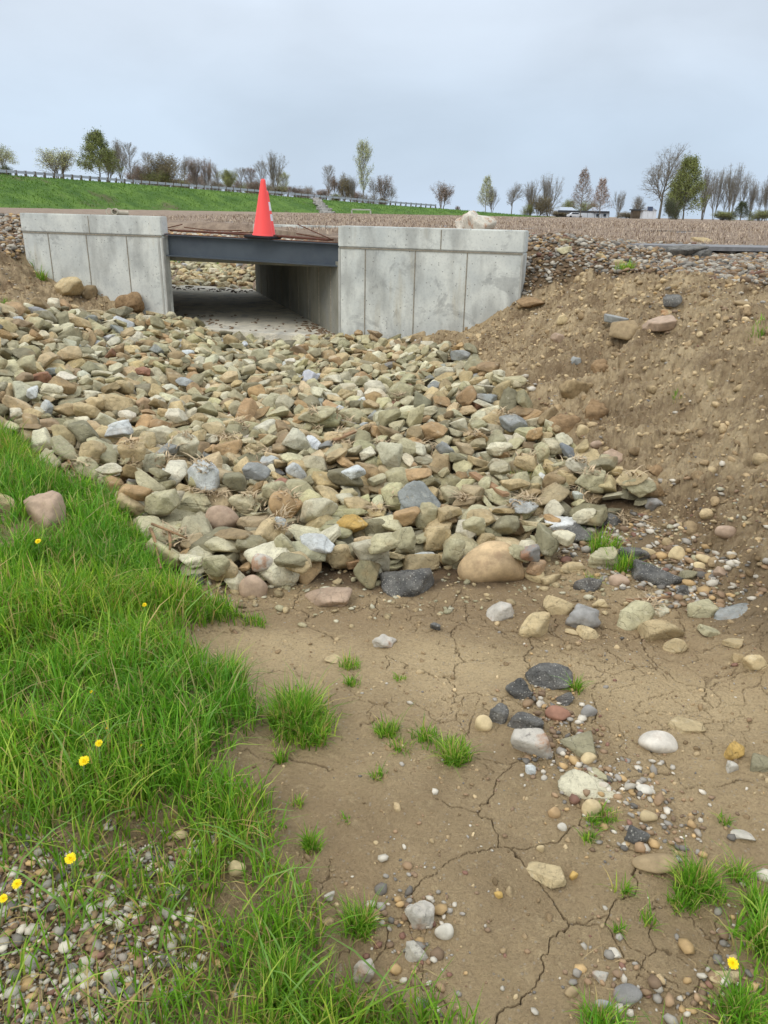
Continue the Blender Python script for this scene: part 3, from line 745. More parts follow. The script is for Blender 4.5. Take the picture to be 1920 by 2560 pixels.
# the far side riprap seen through the barrel
FAR = []
for _ in range(1500):
    s_ = r.uniform(-6, .6); t_ = T_FAR + r.uniform(.0, 7.5); P = w2b(s_, t_); s0 = r.uniform(.07, .14)
    P[2] = float(zbase(P[0], P[1])) + r.uniform(.0, .09)
    if P[2] > .95: continue
    kk, col = ripcol(r)
    FAR.append(('ang', int(r.integers(40)), P, np.array([s0, s0 * .75, s0 * .5]), rotm(r.normal() * .25, r.normal() * .25, r.uniform(0, 6)), col))

# choose the 300 that show largest
for s_ in STONES:
    px, py, dz = proj(s_['c']); s_['px'], s_['py'] = float(px[0]), float(py[0])
    top = s_['c'][2] + .6 * s_['d'][2] - float(Hs(s_['c'][0], s_['c'][1]))
    vis = 1.0 if top > -.01 else .25
    inside = -20 < s_['px'] < 1940 and s_['py'] < 2560
    s_['area'] = (FP / float(dz[0])) ** 2 * s_['d'][0] * max(s_['d'][1] * .5, s_['d'][2]) * vis * (1 if inside else 0) + (1e9 if s_['mark'] else 0)
STONES.sort(key=lambda q: -q['area'])
IND, REST = STONES[:298], STONES[298:]
V_, F_, C_ = bake([(q['kind'], q['seed'], q['c'], q['d'], q['R'], q['col']) for q in REST] + FAR, 0)
tag(mesh_np('riprap_stones', V_, [F_], M['stone'], C_), 'smaller olive and tan angular riprap stones filling the channel between the larger ones', 'stones', kind='stuff')
WORD = dict(olive='olive', tan='tan', orange='orange-brown', brown='brown', dark='dark olive', pale='pale cream', blue='pale blue-grey', slate='slate grey', red='reddish')
marks = [q for q in IND if q['mark']]
SHORT = {}
for q in marks:
    t_ = q['mark']
    for cut in (' standing', ' lying', ' leaning', ' left of', ' right of', ' wedged', ' tucked', ' above', ' behind', ' near', ' beside', ' with', ' at the', ' in the', ' between', ' directly', ' poking', ' on the', ' half', ' just', ' right below', ' split into', ' split by', ' beneath', ' under', ' touching', ' outermost', ' overhanging', ' below', ' one of'):
        if cut in t_: t_ = t_.split(cut)[0]
    SHORT[id(q)] = t_
from collections import Counter
cs = Counter(SHORT.values()); uniqm = [q for q in marks if cs[SHORT[id(q)]] == 1]
ORD = ['nearest', 'second nearest', 'third nearest', 'fourth nearest', 'fifth nearest', 'sixth nearest', 'seventh nearest', 'eighth nearest', 'ninth nearest', 'tenth nearest']
bucket = {}
for q in IND:
    if q['mark']: continue
    m = min(uniqm, key=lambda k: (k['px'] - q['px']) ** 2 + (1.6 * (k['py'] - q['py'])) ** 2)
    dx, dy = q['px'] - m['px'], 1.6 * (q['py'] - m['py'])
    dr = ('right of' if dx > 0 else 'left of') if abs(dx) > abs(dy) else ('below' if dy > 0 else 'above')
    bucket.setdefault((WORD.get(q['cn'], q['cn']), q['kind'] == 'slab', dr, id(m)), []).append((math.hypot(dx, dy), q, m))
for (cw, slab, dr, _m), l in bucket.items():
    l.sort(key=lambda k: k[0])
    for i, (_, q, m) in enumerate(l):
        nm = SHORT[id(m)]
        o_ = '' if len(l) == 1 else ', ' + ORD[min(i, 9)] + ' to it'
        q['mark2'] = f"{cw} {'flat slab' if slab else 'angular stone'} {dr} the {nm}{o_}"
for q in IND:
    big = (q['area'] % 1e9) > 900 or q['mark']
    crk = q['mark'] and 'crack' in q['mark']
    P, Fc = rock(q['seed'], 5 if crk or (q['area'] % 1e9) > 2600 else 4, q['kind'])
    if q['kind'] != 'round':
        hh = n3(P, 11, q['seed'] + 5, 3); P = P * (1 + .022 * hh)[:, None]
        if q['seed'] % 3 == 0: P = P * (1 - .03 * (np.sin(P[:, 2] * 13 + 1.5 * hh) > .55))[:, None]
    if q['mark'] and 'layers' in q['mark']: P = P.copy(); P[:, 1:] *= (1 - .10 * (np.sin(P[:, 0] * 26) > .7))[:, None]
    V = (P * q['d']) @ q['R'].T
    col = np.broadcast_to(q['col'], V.shape).copy()
    if q['cn'] == 'boulder': 
        dk = np.exp(-(((P - np.array([.3, -.6, .5])) ** 2).sum(1)) / .09); col = col * (1 - .62 * dk)[:, None]
        yl = np.exp(-(((P - np.array([-.05, -.2, .95])) ** 2).sum(1)) / .12); col = col * (1 + .35 * yl)[:, None]
    rd = q['kind'] == 'round'
    if crk:
        for (nx, ny, nz, of) in ((.15, -.2, 1, .25), (.1, .1, 1, -.15), (1, .3, .35, .1)):
            dd_ = (P @ np.array([nx, ny, nz])) - of + .05 * n3(P, 6, 5, 2); V = V * (1 - .10 * np.exp(-(dd_ / .035) ** 2))[:, None]
    o = mesh_np('riprap_stone' if not rd else 'cobble', V, [Fc], M['chalk'] if q['cn'] in ('chalk', 'grey') else M['cobble'] if rd else M['stone'], col, smooth=True)
    o.location = q['c']
    tag(o, q['mark'] or q['mark2'], 'stone' if not rd else 'cobble', 'riprap stones laid in the channel')

# ---------------------------------------------------------------- loose rocks on the mud and the banks
def gz(x, y): return ground(np.atleast_1d(x), np.atleast_1d(y))
def place_rock(px, py, wpx, hpx, cn, kd, lab, name='rock', cat='rock', mat=None, emb=.45, group=None, yaw=None, flat=None):
    P = hit(px, py, .0, gz); dist = (P - CAM) @ Fv; a = wpx / 2 * dist / FP; h2 = hpx / 2 * dist / FP
    th = math.atan2(EYE - P[2], P[1]); b = (.72 if kd != 'slab' else .9) * a
    c2 = h2 ** 2 - (b * math.sin(th)) ** 2
    lim = .25 if kd == 'slab' else .45
    if c2 < (lim * h2) ** 2: b = math.sqrt(1 - lim ** 2) * h2 / math.sin(th); b = min(b, a * 1.1); c2 = max(h2 ** 2 - (b * math.sin(th)) ** 2, (lim * h2) ** 2)
    c = math.sqrt(c2) / math.cos(th); c = min(c, a * (.35 if kd == 'slab' else 1.1))
    P = hit(px, py, emb * c, gz)
    sd = int(px * 7 + py * 13); rr = np.random.default_rng(sd)
    Pk, Fc = rock(sd, 4 if wpx > 24 else 3, kd)
    Rm = rotm(rr.normal() * .08, rr.normal() * .10, (rr.normal() * .25 if kd != 'round' else 0) if yaw is None else yaw)
    V = (Pk * np.array([a, b, c])) @ Rm.T
    m = mat or ('cobble' if kd == 'round' else 'stone')
    o = mesh_np(name, V, [Fc], M[m], np.broadcast_to(C[cn] * rr.uniform(.93, 1.07), V.shape), smooth=True)
    o.location = P; tag(o, lab, cat, group)
    return o
RK = [
 (119,1288,106,104,'pink','rough','pinkish brown block of rock standing in the left grass','rock','cobble'),
 (17,1262,66,52,'cream','ang','cream rock in the grass at the left picture edge','rock','stone'),
 (20,1362,60,24,'brown','slab','flat brown rock low in the grass below the cream rock','rock','stone'),
 (1249,1530,82,48,'chalk','ang','whitish broken slab lying on the mud below the huge boulder','rock','chalk'),
 (1394,1516,72,50,'tan','ang','tan rock beside the grey mottled rock on the mud','rock','stone'),
 (1458,1545,96,64,'grey','clod','grey mottled rough rock on the mud','rock','cobble'),
 (1336,1568,74,72,'cream','ang','pale wedge-shaped rock pointing down on the mud','rock','stone'),
 (1475,1584,64,38,'cream','slab','thin pale flake below the grey mottled rock','rock','stone'),
 (1429,1580,34,16,'cream','slab','tiny flat flake left of the thin pale flake','rock','stone'),
 (1501,1510,42,26,'cream','ang','small cream rock behind the grey mottled rock','rock','stone'),
 (1585,1542,94,78,'olive','ang','rounded olive rock, left of a cluster of three on the right','rock','stone'),
 (1654,1574,114,66,'tan','ang','large tan arched rock in the middle of the right cluster','rock','stone'),
 (1686,1616,62,48,'tan','ang','blocky tan rock below the large tan arched rock','rock','stone'),
 (1649,1524,72,32,'pale','slab','pale broken slab behind the large tan arched rock','rock','stone'),
 (1759,1521,88,50,'olive','slab','long slanting olive slab at the right gravel edge','rock','stone'),
 (1837,1538,110,42,'slate','slab','long slate-grey slab right of the slanting olive slab','rock','stone'),
 (1773,1578,50,44,'olive','slab','flat leaf-shaped olive slab on the gravel','rock','stone'),
 (1837,1610,52,38,'tan','slab','stack of thin tan layers near the right picture edge','rock','stone'),
 (1889,1660,54,46,'cream','ang','cream rough rock near the right picture edge','rock','stone'),
 (1845,1646,36,26,'tan','ang','small tan rock left of the cream rough rock','rock','stone'),
 (1639,1498,50,16,'slate','slab','thin weathered grey slab behind the right cluster','rock','stone'),
 (1547,1452,50,34,'pink','round','pinkish grey cobble near the lower asphalt lump','cobble','cobble'),
 (1209,1812,44,54,'cream','round','white egg-shaped cobble left of the asphalt lumps','cobble','cobble'),
 (1397,1785,66,38,'red','round','reddish brown oval cobble beside the asphalt lumps','cobble','cobble'),
 (1472,1778,42,36,'grey','round','pale grey round cobble half sunk in the mud','cobble','cobble'),
 (1333,1865,112,82,'chalk','ang','white and rust streaked block of rock in the middle of the mud','rock','chalk'),
 (1446,1869,92,76,'dark','slab','grey-brown flat slab right of the white streaked block','rock','stone'),
 (1472,1897,40,30,'cream','round','cream pebble lying on the corner of the grey-brown slab','cobble','cobble'),
 (1646,1857,96,62,'chalk','round','white bean-shaped cobble on the bare mud to the right','cobble','cobble'),
 (1712,1813,88,42,'tan','slab','mud-coated flat slab behind the white bean-shaped cobble','rock','stone'),
 (1327,1924,30,28,'blue','ang','small grey-blue stone below the white streaked block','rock','stone'),
 (1472,1970,154,56,'pale','slab','broad pale olive slab half buried among pebbles','rock','stone'),
 (1498,1936,82,28,'olive','slab','pale green slab just behind the broad pale slab','rock','stone'),
 (1611,1972,48,26,'white','round','white oval pebble right of the broad pale slab','cobble','cobble'),
 (1892,1909,66,60,'dark','slab','dark layered rock at the right picture edge','rock','stone'),
 (1837,1882,52,46,'yellow','ang','yellowish rock left of the dark layered rock','rock','stone'),
 (1828,1917,34,26,'white','ang','small white rock in front of the yellowish rock','rock','stone'),
 (962,1606,64,38,'chalk','clod','crumbly white lump on the mud in front of the long pinkish boulder','rock','chalk'),
 (1385,2033,32,36,'orange','round','orange oval pebble below the broad pale slab','cobble','cobble'),
 (1479,2020,50,48,'cream','round','beige round cobble in front of the broad pale slab','cobble','cobble'),
 (1356,2182,118,62,'cream','slab','pale wedge-shaped slab lying flat on the lower mud','rock','stone'),
 (1637,2157,112,62,'brown','round','brown half buried rock in the lower right mud','rock','cobble'),
 (1857,2088,58,28,'white','ang','white stone on the mud near the right edge, lower half','rock','chalk'),
 (1047,2290,78,92,'chalk','clod','crumbly chalk lump with roots in the lower mud','rock','chalk'),
 (1110,2330,48,40,'white','round','white oval cobble right of the crumbly chalk lump','cobble','cobble'),
 (1041,2378,60,50,'white','ang','white-grey angular rock below the crumbly chalk lump','rock','chalk'),
 (1811,2442,84,38,'cream','ang','tan and white rock under the dandelion at the lower right','rock','chalk'),
 (1568,2487,72,48,'grey','round','mottled grey cobble at the bottom right','cobble','chalk'),
 (1504,2444,42,28,'white','ang','small white block left of the mottled grey cobble','rock','chalk'),
 (1434,2191,24,24,'yellow','ang','yellow pebble right of the pale wedge-shaped slab','cobble','cobble'),
 (1246,2238,22,18,'yellow','ang','yellow pebble left below the pale wedge-shaped slab','cobble','cobble'),
 (1351,2122,20,26,'tan','round','tan oval pebble above the pale wedge-shaped slab','cobble','cobble'),
 (1620,2041,46,30,'tan','round','tan oval pebble in the gravel strip right of the beige cobble','cobble','cobble'),
 (1405,2068,24,20,'white','round','white pebble below the orange oval pebble','cobble','cobble'),
 (1429,2480,36,26,'brown','round','brown flat cobble at the bottom, left of the small white block','cobble','cobble'),
 (1509,2510,42,24,'slate','round','dark grey smooth cobble at the bottom right','cobble','cobble'),
 (1539,2385,36,24,'white','slab','small white flake on the lower mud','rock','stone'),
 (451,2086,40,24,'tan','round','tan pebble poking out of the left grass','cobble','cobble'),
 (593,2172,46,38,'cream','round','cream cobble among the grass at the lower left','cobble','cobble'),
 (278,2442,40,40,'white','round','white round cobble in the lower left gravel','cobble','cobble'),
 (217,2438,42,36,'tan','ang','tan angular stone left of the white round cobble','rock','stone'),
 (179,2422,34,28,'grey','ang','grey crystal-like stone in the lower left gravel','rock','cobble'),
 (333,2496,42,24,'red','round','red-brown pebble in the lower left gravel','cobble','cobble'),
 (284,2484,52,28,'white','ang','white flat stone just left of the red-brown pebble','rock','stone'),
 (909,2430,64,84,'chalk','clod','crumbly white lump at the bottom beside the grass','rock','chalk'),
 (822,2242,28,28,'white','clod','small white lump on the mud left of the chalk lump','rock','chalk'),
 (217,2346,38,24,'brown','round','brown pebble at the top of the lower left gravel','cobble','cobble'),
 (509,1660,38,18,'grey','ang','small grey rock at the edge of the grass','rock','stone'),
 (833,1649,50,20,'tan','slab','mud-coloured flat stone on the mud below the grass point','rock','stone'),
 (174,716,92,46,'cream','ang','big cream boulder resting against the left concrete wall','boulder','stone'),
 (224,730,38,34,'brown','ang','brown rock at the right side of the big cream boulder','rock','stone'),
 (327,757,78,54,'clod','clod','large clod of dried earth at the foot of the left wall','clod','clod'),
 (1398,845,42,28,'pink','ang','pinkish rock alone on the right dirt bank','rock','cobble'),
 (1573,826,96,52,'brown','ang','large brown block of rock on the right dirt bank','rock','cobble'),
 (1539,800,58,36,'slate','slab','blue-grey slab leaning behind the large brown block','rock','cobble'),
 (1648,810,84,32,'pink','slab','pale pinkish slab right of the large brown block','rock','cobble'),
 (1670,784,42,22,'cream','clod','cream lump above the pale pinkish slab','rock','chalk'),
 (1681,752,46,26,'black','ang','dark grey rock high on the right dirt bank','rock','asphalt'),
 (1326,756,72,26,'clod','ang','pale earth-coated rock beside the end of the right wall','rock','clod'),
 (1857,762,46,22,'brown','round','brown rounded rock high on the right bank','rock','cobble'),
 (1405,798,30,22,'cream','ang','small cream rock above the pinkish rock on the bank','rock','stone'),
 (1440,902,28,18,'slate','ang','small blue-grey rock on the middle of the dirt bank','rock','cobble'),
 (1498,920,42,44,'clod','clod','upright dirt clod on the middle of the bank','clod','clod'),
 (1440,972,84,54,'brown','ang','brown rock half buried at the foot of the bank','rock','clod'),
 (1405,1066,80,60,'clod','clod','crusty dirt clod at the right edge of the riprap','clod','clod'),
 (1458,1078,34,32,'tan','round','tan cobble right of the crusty dirt clod','cobble','cobble'),
 (1490,1030,60,70,'clod','clod','dark hollow dirt clod overhanging at the foot of the bank','clod','clod'),
 (1776,961,20,26,'tan','ang','tan rock lying low on the right half of the bank','rock','stone'),
 (1530,1142,60,36,'pink','ang','pinkish flat rock in the gravelly foot of the bank','rock','cobble'),
 (1490,1112,30,22,'pink','round','small pink cobble beside the pinkish flat rock','cobble','cobble'),
 (1640,1177,32,30,'clod','ang','earth-coloured rock above the outermost riprap stones','rock','clod'),
 (1816,1330,54,36,'pink','round','pink cobble sunk into the lower right bank','cobble','cobble'),
 (1619,1384,34,32,'tan','ang','tan cube-like rock in the gravel beyond the asphalt strip','rock','cobble'),
 (1694,1386,42,40,'cream','round','pale orange cobble in the gravel beyond the asphalt strip','cobble','cobble'),
 (1761,1398,44,22,'tan','round','long tan pebble right of the pale orange cobble','cobble','cobble'),
 (1748,1416,30,22,'cream','round','small cream pebble below the long tan pebble','cobble','cobble'),
 (1803,1432,40,32,'pink','ang','pinkish cobble right of the olive wedge','cobble','cobble'),
 (1724,1438,60,30,'dark','ang','olive wedge sticking out of the gravel','rock','stone'),
 (1636,1262,46,34,'grey','ang','grey rock under the outermost olive riprap stone','rock','cobble'),
 (1412,604,38,14,'olive','ang','olive rock at the top of the gravel behind the wall end','rock','stone'),
 (1412,628,38,20,'olive','ang','light olive rock on the upper gravel slope','rock','stone'),
 (1500,642,30,22,'tan','ang','tan faceted rock on the gravel slope','rock','stone'),
 (1547,657,26,16,'olive','round','greenish rock just above the small grass tuft on the slope','rock','stone'),
 (1756,601,54,16,'tan','ang','flat tan rock at the edge of the stubble field','rock','stone'),
]
for k in RK:
    nm = {'clod': 'dirt_clod', 'boulder': 'boulder'}.get(k[7], k[7])
    place_rock(*k[:7], name=nm, cat=k[7], mat=k[8], group='loose rocks on the mud and banks')
AS = [(1013,1460,142,76,'thick black asphalt slab at the front edge of the riprap'),(1374,1690,118,64,'largest speckled asphalt chunk, at the top of the line on the mud'),(1296,1726,62,66,'smooth dark asphalt chunk left below the largest one'),
      (1313,1800,92,58,'rough asphalt chunk just above the white streaked block'),(1249,1792,52,54,'small asphalt chunk beside the white egg-shaped cobble'),(1414,1748,54,28,'small asphalt chunk half sunk below the largest one'),
      (1591,2096,58,48,'asphalt chunk at the left of the lower gravel strip'),(1090,1568,30,26,'tiny black asphalt lump alone on the upper mud'),(1469,1464,70,44,'rounded asphalt lump below the cracked olive stone'),
      (494,1302,62,42,'black asphalt piece left of the pink granite cobble'),(1524,1302,70,40,'uppermost asphalt piece under the right end stones'),(1442,1342,94,52,'flat asphalt piece left of the pale orange-ended stone'),
      (1584,1392,76,52,'middle piece of the diagonal asphalt strip'),(1640,1440,130,56,'longest piece of the diagonal asphalt strip'),(1707,1477,42,28,'lowest piece of the diagonal asphalt strip'),(491,1453,42,42,'grey speckled lump at the grass point left front'),
      (1752,640,50,28,'tilted asphalt block below the broken road edge')]
for (px, py, a_, b_, lab) in AS:
    place_rock(px, py, a_, b_, 'black', 'rough', lab, 'asphalt_chunk', 'asphalt chunk', 'asphalt', .4, 'broken asphalt chunks', yaw=-.45 if 1500 < px < 1700 and py < 1500 else None)

# ---------------------------------------------------------------- pebbles (gravel = stuff)
PEBP = [((160, 152, 138), .2), ((200, 190, 170), .2), ((142, 118, 92), .2), ((160, 132, 100), .18), ((118, 112, 102), .09), ((140, 104, 86), .03), ((192, 160, 112), .09)]
_pc = [s2l(a) for a, b in PEBP]; _pp = np.array([b for a, b in PEBP]); _pp /= _pp.sum()
def scatter(name, xy, size, lab, sub=1, sink=.15, kinds=('round',), mat='cobble', pal=None, bright=1., flat=.55):
    n = len(xy); z = ground(xy[:, 0], xy[:, 1]); r_ = np.random.default_rng(n)
    protos = [PROTO[(k, sub)][i] for k in kinds for i in range(8)]
    Vs, Fs, Cs = [], [], []; off = 0
    sz = size(r_, n); pi = r_.integers(len(protos), size=n); rz = r_.uniform(0, 6.3, n); ci = r_.choice(len(_pc), p=_pp, size=n)
    asp = r_.uniform(.6, .95, n); fl = r_.uniform(flat - .15, flat + .15, n); br = r_.uniform(.75, 1.15, n) * bright
    tx = r_.normal(size=n) * .25; ty = r_.normal(size=n) * .25
    for k, (P, Fc) in enumerate(protos):
        ids = np.where(pi == k)[0]
        if not len(ids): continue
        m = len(P); L = P[None] * np.stack([sz[ids], sz[ids] * asp[ids], sz[ids] * fl[ids]], 1)[:, None]
        Lz = L[..., 2] + L[..., 0] * tx[ids, None] * .7 + L[..., 1] * ty[ids, None] * .7
        c_, s_ = np.cos(rz[ids])[:, None], np.sin(rz[ids])[:, None]
        X = L[..., 0] * c_ - L[..., 1] * s_ + xy[ids, 0, None]; Y = L[..., 0] * s_ + L[..., 1] * c_ + xy[ids, 1, None]
        Z = Lz + (z[ids] + sz[ids] * fl[ids] * (1 - 2 * sink))[:, None]
        Vs.append(np.stack([X, Y, Z], 2).reshape(-1, 3)); Fs.append((Fc[None] + (np.arange(len(ids)) * m)[:, None, None] + off).reshape(-1, 3)); off += m * len(ids)
        base = np.array(pal if pal is not None else _pc)[ci[ids] % (len(pal) if pal is not None else 99)] * br[ids, None]
        Cs.append(np.repeat(base, m, 0))
    o = mesh_np(name, np.concatenate(Vs), [np.concatenate(Fs)], M[mat], np.concatenate(Cs), smooth=True)
    return tag(o, lab, 'gravel', kind='stuff')
def pick(n, x0, x1, y0, y1, prob, seed, near=True):
    r_ = np.random.default_rng(seed); x = r_.uniform(x0, x1, n); y = r_.uniform(y0, y1, n)
    p = prob(x, y); k = r_.random(n) < p; return np.stack([x[k], y[k]], 1)
ln = lambda med, sd, lo, hi: (lambda r_, n: np.clip(r_.lognormal(math.log(med), sd, n), lo, hi))
xy = pick(46000, -2.0, .1, .7, 2.0, lambda x, y: mk('gravel', x, y, .12) * .85, 31)
scatter('gravel', xy, ln(.0052, .5, .0026, .017), 'mixed pale small pebbles lying between the grass at the lower left', 1, .05, ('round', 'ang'), bright=1.08)
xy = pick(26000, -.2, 2.6, .7, 3.0, lambda x, y: mk('gravel2', x, y, .1) * .8, 32)
scatter('gravel', xy, ln(.0065, .5, .003, .022), 'strips of mixed pebbles washed over the lower mud', 1, .2, ('round', 'ang'))
xy = pick(20000, .3, 3.4, 2.8, 5.0, lambda x, y: mk('gravel3', x, y, .12) * .75, 33)
scatter('gravel', xy, ln(.010, .5, .005, .03), 'brown and cream pebbles at the foot of the right bank', 1, .25, bright=.95)
xy = pick(40000, 1.2, 9.9, 5.5, 12.2, lambda x, y: (mk('topg', x, y, .05) > .4) * 1.0, 34)
scatter('gravel', xy, ln(.023, .35, .011, .05), 'rounded brown and grey gravel of the slope beside the right wall', 1, .1, bright=.78)
xy = pick(9000, -8.5, -4.5, 9.0, 13.5, lambda x, y: (mk('topg', x, y, .05) > .4) * 1.0, 35)
scatter('gravel', xy, ln(.03, .3, .014, .05), 'rounded brown gravel at the left end of the left wall', 1, .1, bright=.85)
xy = pick(52000, .2, 7, 2.8, 10.5, lambda x, y: mk('dirt', x, y, .1) * np.clip(.16 + 1.4 * fbm(x, y, 1.2, 3), .03, .5), 36)
xy2 = pick(7000, -8, -2.4, 8.0, 12, lambda x, y: mk('dirt', x, y, .1) * .4, 37)
scatter('gravel', np.r_[xy, xy2], ln(.0085, .5, .004, .034), 'small pebbles stuck in the dirt banks', 1, .3, bright=.95)
xy = pick(12000, -1.4, 2.6, .8, 3.9, lambda x, y: (1 - mk('grass', x, y)) * (1 - mk('rip', x, y)) * np.clip(.25 + 2.2 * fbm(x, y, 1.5, 3), .02, 1) * .5, 38)
scatter('gravel', xy, ln(.0036, .55, .0018, .013), 'scattered grit on the mud', 1, .3, ('round', 'ang'))
# clods and crumbs of earth
CP_ = [s2l((192, 168, 128)), s2l((172, 148, 112)), s2l((154, 131, 98)), s2l((208, 184, 142))]
xy = pick(60000, .2, 7, 2.9, 10.0, lambda x, y: mk('dirt', x, y, .1) * .45, 39); xy2 = pick(9000, -8, -2.4, 8.0, 12, lambda x, y: mk('dirt', x, y, .1) * .5, 40)
o = scatter('dirt_crumbs', np.r_[xy, xy2], ln(.0095, .6, .004, .05), 'crumbs and small clods of earth on the dirt banks', 2, .45, ('rough',), 'clod', CP_, .95, .65)
xy = pick(12000, -1.4, 2.6, .8, 4.0, lambda x, y: (1 - mk('grass', x, y)) * (1 - mk('rip', x, y)) * .35, 41)
scatter('dirt_crumbs', xy, ln(.004, .55, .002, .016), 'crumbs of dry mud', 2, .4, ('rough',), 'clod', CP_, .95, .65)
# small flakes between the front stones and over the gaps
xy = pick(9000, -3.2, 2.0, 2.7, 6.0, lambda x, y: np.clip(blurm(x, y), 0, 1) * .5, 42) if False else pick(5200, -1.2, 1.9, 2.7, 3.7, lambda x, y: .22 * (1 - mk('grass', x, y)) * sst(y, 2.7, 2.95), 42)
scatter('stone_flakes', xy, ln(.010, .45, .005, .026), 'small broken flakes along the front edge of the riprap', 1, .2, ('ang',), 'stone', [C['tan'], C['olive'], C['pale'], C['brown']], .95, .4)

# ---------------------------------------------------------------- culvert
def wallobj(name, s0, s1, t0, t1, z0, z1, mat, parent, bevel=.0, z1b=None, f=None):
    mb = MB(); z1b = z1 if z1b is None else z1b; f = f or w2
    V = [f(s0,t0,z0),f(s1,t0,z0),f(s1,t1,z0),f(s0,t1,z0),f(s0,t0,z1),f(s1,t0,z1b),f(s1,t1,z1b),f(s0,t1,z1)]
    V = [v - CUL for v in V]
    mb.add(V, [(0,3,2,1),(4,5,6,7),(0,1,5,4),(1,2,6,5),(2,3,7,6),(3,0,4,7)])
    return mb.build(name, mat, parent, bevel=bevel)
CUL = w2(-1.2, 0, 0.0)
cu = empty('box_culvert', CUL); tag(cu, 'grey concrete box culvert with wide headwalls on both sides of its open mouth', 'culvert')
TH = .27
def headwall(s0, s1, ztop, joints, cop_joint, nose, TH=.27):
    hw = wallobj('headwall', s0, s1, 0, TH, -.3, ztop - .235, M['concrete'], cu, .008)
    wallobj('coping', s0, s1, -.012, TH + .002, ztop - .232, ztop, M['concrete'], hw, .01)
    wallobj('seam', s0 + .01, s1 - .01, -.009, .02, ztop - .249, ztop - .2335, M['seam'], hw)
    for j in joints: wallobj('seam', j - .006, j + .006, -.005, .02, -.28, ztop - .25, M['seam'], hw)
    wallobj('seam', cop_joint - .006, cop_joint + .006, -.0145, .01, ztop - .225, ztop - .015, M['seam'], hw)
    for a, b in nose: wallobj('cast_edge', a, b, -.006, TH * .5, -.27, ztop - .25, M['chamfer'], hw, .004)
    return hw
headwall(S_R0, S_R1, 1.39, [.31, .92, 1.53], 1.22, [(S_R0 - .001, S_R0 + .03), (S_R1 - .022, S_R1 + .002)])
headwall(S_LL, S_L, 1.445, [-4.2, -3.59, -2.97], -3.52, [(S_L - .075, S_L - .045), (S_L - .02, S_L + .003)], .14)
sw = wallobj('side_wall', S_R0 + .001, S_R0 + TH, .012, T_FAR, -.3, .985, M['inner_shade'], cu, f=w2b)
for k in range(9):
    t_ = .34 + k * .6
    if t_ < T_FAR: wallobj('seam', S_R0 - .006, S_R0 + .01, t_, t_ + .018, .1, .93, M['seam'], sw, f=w2b)
wallobj('side_wall', S_L - TH, S_L - .001, .02, T_FAR, -.3, .985, M['inner_shade'], cu, f=w2b)
wallobj('floor_slab', S_L + .001, S_R0 - .001, -.25, T_FAR + .5, -.2, .115, M['floor'], cu, f=w2b)
wallobj('roof_slab', S_L + .002, S_R0 - .002, .32, T_FAR - .1, .90, 1.10, M['inner_shade'], cu, f=w2b)
OS = T_FAR * _k1; OT = T_FAR * _k0      # far end in headwall coordinates
wallobj('far_headwall', OS + S_R0 - .004, OS + S_R0 + 2.6, OT + .002, OT + .25, -.2, 1.06, M['concrete'], cu, .006)
wallobj('far_parapet', OS + S_R0 - .012, OS + S_R0 + 2.6, OT - .008, OT + .26, 1.063, 1.30, M['concrete'], cu, .01)
wallobj('far_headwall', OS + S_L - 2.0, OS + S_L + .0, OT + .002, OT + .25, -.2, 1.16, M['concrete'], cu, .006)
# steel beam, I profile
bL, bR = S_L + .012, S_R0 - .012
zL, zR = 1.235, 1.195
bo = w2((bL + bR) / 2, .1, 0); be = empty('steel_beam', bo); tag(be, 'dark grey steel beam spanning the culvert mouth between the two headwalls', 'beam')
def slant(name, t0, t1, d0, d1, mat, bevel=.002, pull=0):
    mb = MB(); V = []
    for (s, zt) in ((bL, zL), (bR, zR)):
        V += [w2(s, t0, zt + d0) - bo, w2(s, t1, zt + d0) - bo, w2(s, t1, zt + d1) - bo, w2(s, t0, zt + d1) - bo]
    mb.add(V, [(0,1,2,3),(7,6,5,4),(0,4,5,1),(1,5,6,2),(2,6,7,3),(3,7,4,0)]); return mb.build(name, mat, be, bevel=bevel)
slant('top_flange', .03, .20, -.016, 0, M['steel']); slant('web', .105, .12, -.252, -.0165, M['steel'], 0); slant('bottom_flange', .03, .20, -.268, -.2525, M['steel'])
slant('rust_strip', .028, .09, .0005, .006, M['rust'], 0)
# timbers/plates and bars lying on the deck
def bar(name, p0, p1, rad, lab, mat='rust', cat='steel bar', bend=0):
    p0 = np.array(p0); p1 = np.array(p1); o0 = (p0 + p1) / 2; mb = MB()
    pts = [p0 + (p1 - p0) * k / 6 + np.array([0, 0, -bend * math.sin(math.pi * k / 6)]) - o0 for k in range(7)]
    mb.tube(pts, rad, 6); o = mb.build(name, M[mat], smooth=True); o.location = o0; return tag(o, lab, cat, 'rusty bars on the culvert deck')
def wp(px, py, t):
    a = A0 + WN * t; d = ray(px, py); k = ((a - CAM) @ WN) / (d @ WN); return CAM + d * k
bar('rebar', wp(417, 570, .5), wp(456, 561, .5), .0065, 'short rusty bar sticking up next to the left headwall')
bar('rebar', wp(417, 574, .45), wp(640, 581, .45), .0065, 'long rusty bar lying across the deck from the left headwall', bend=.01)
bar('rebar', wp(744, 561, .5), wp(828, 598, .3), .0065, 'rusty bar raised at its left end beside the right headwall')
bar('rebar', wp(741, 584, .4), wp(828, 599, .35), .0065, 'rusty bar lying low beside the right headwall')
bar('rebar', wp(460, 568, .9), wp(604, 576, .9), .0065, 'thin rusty bar lying on the gravel of the deck', bend=.02)
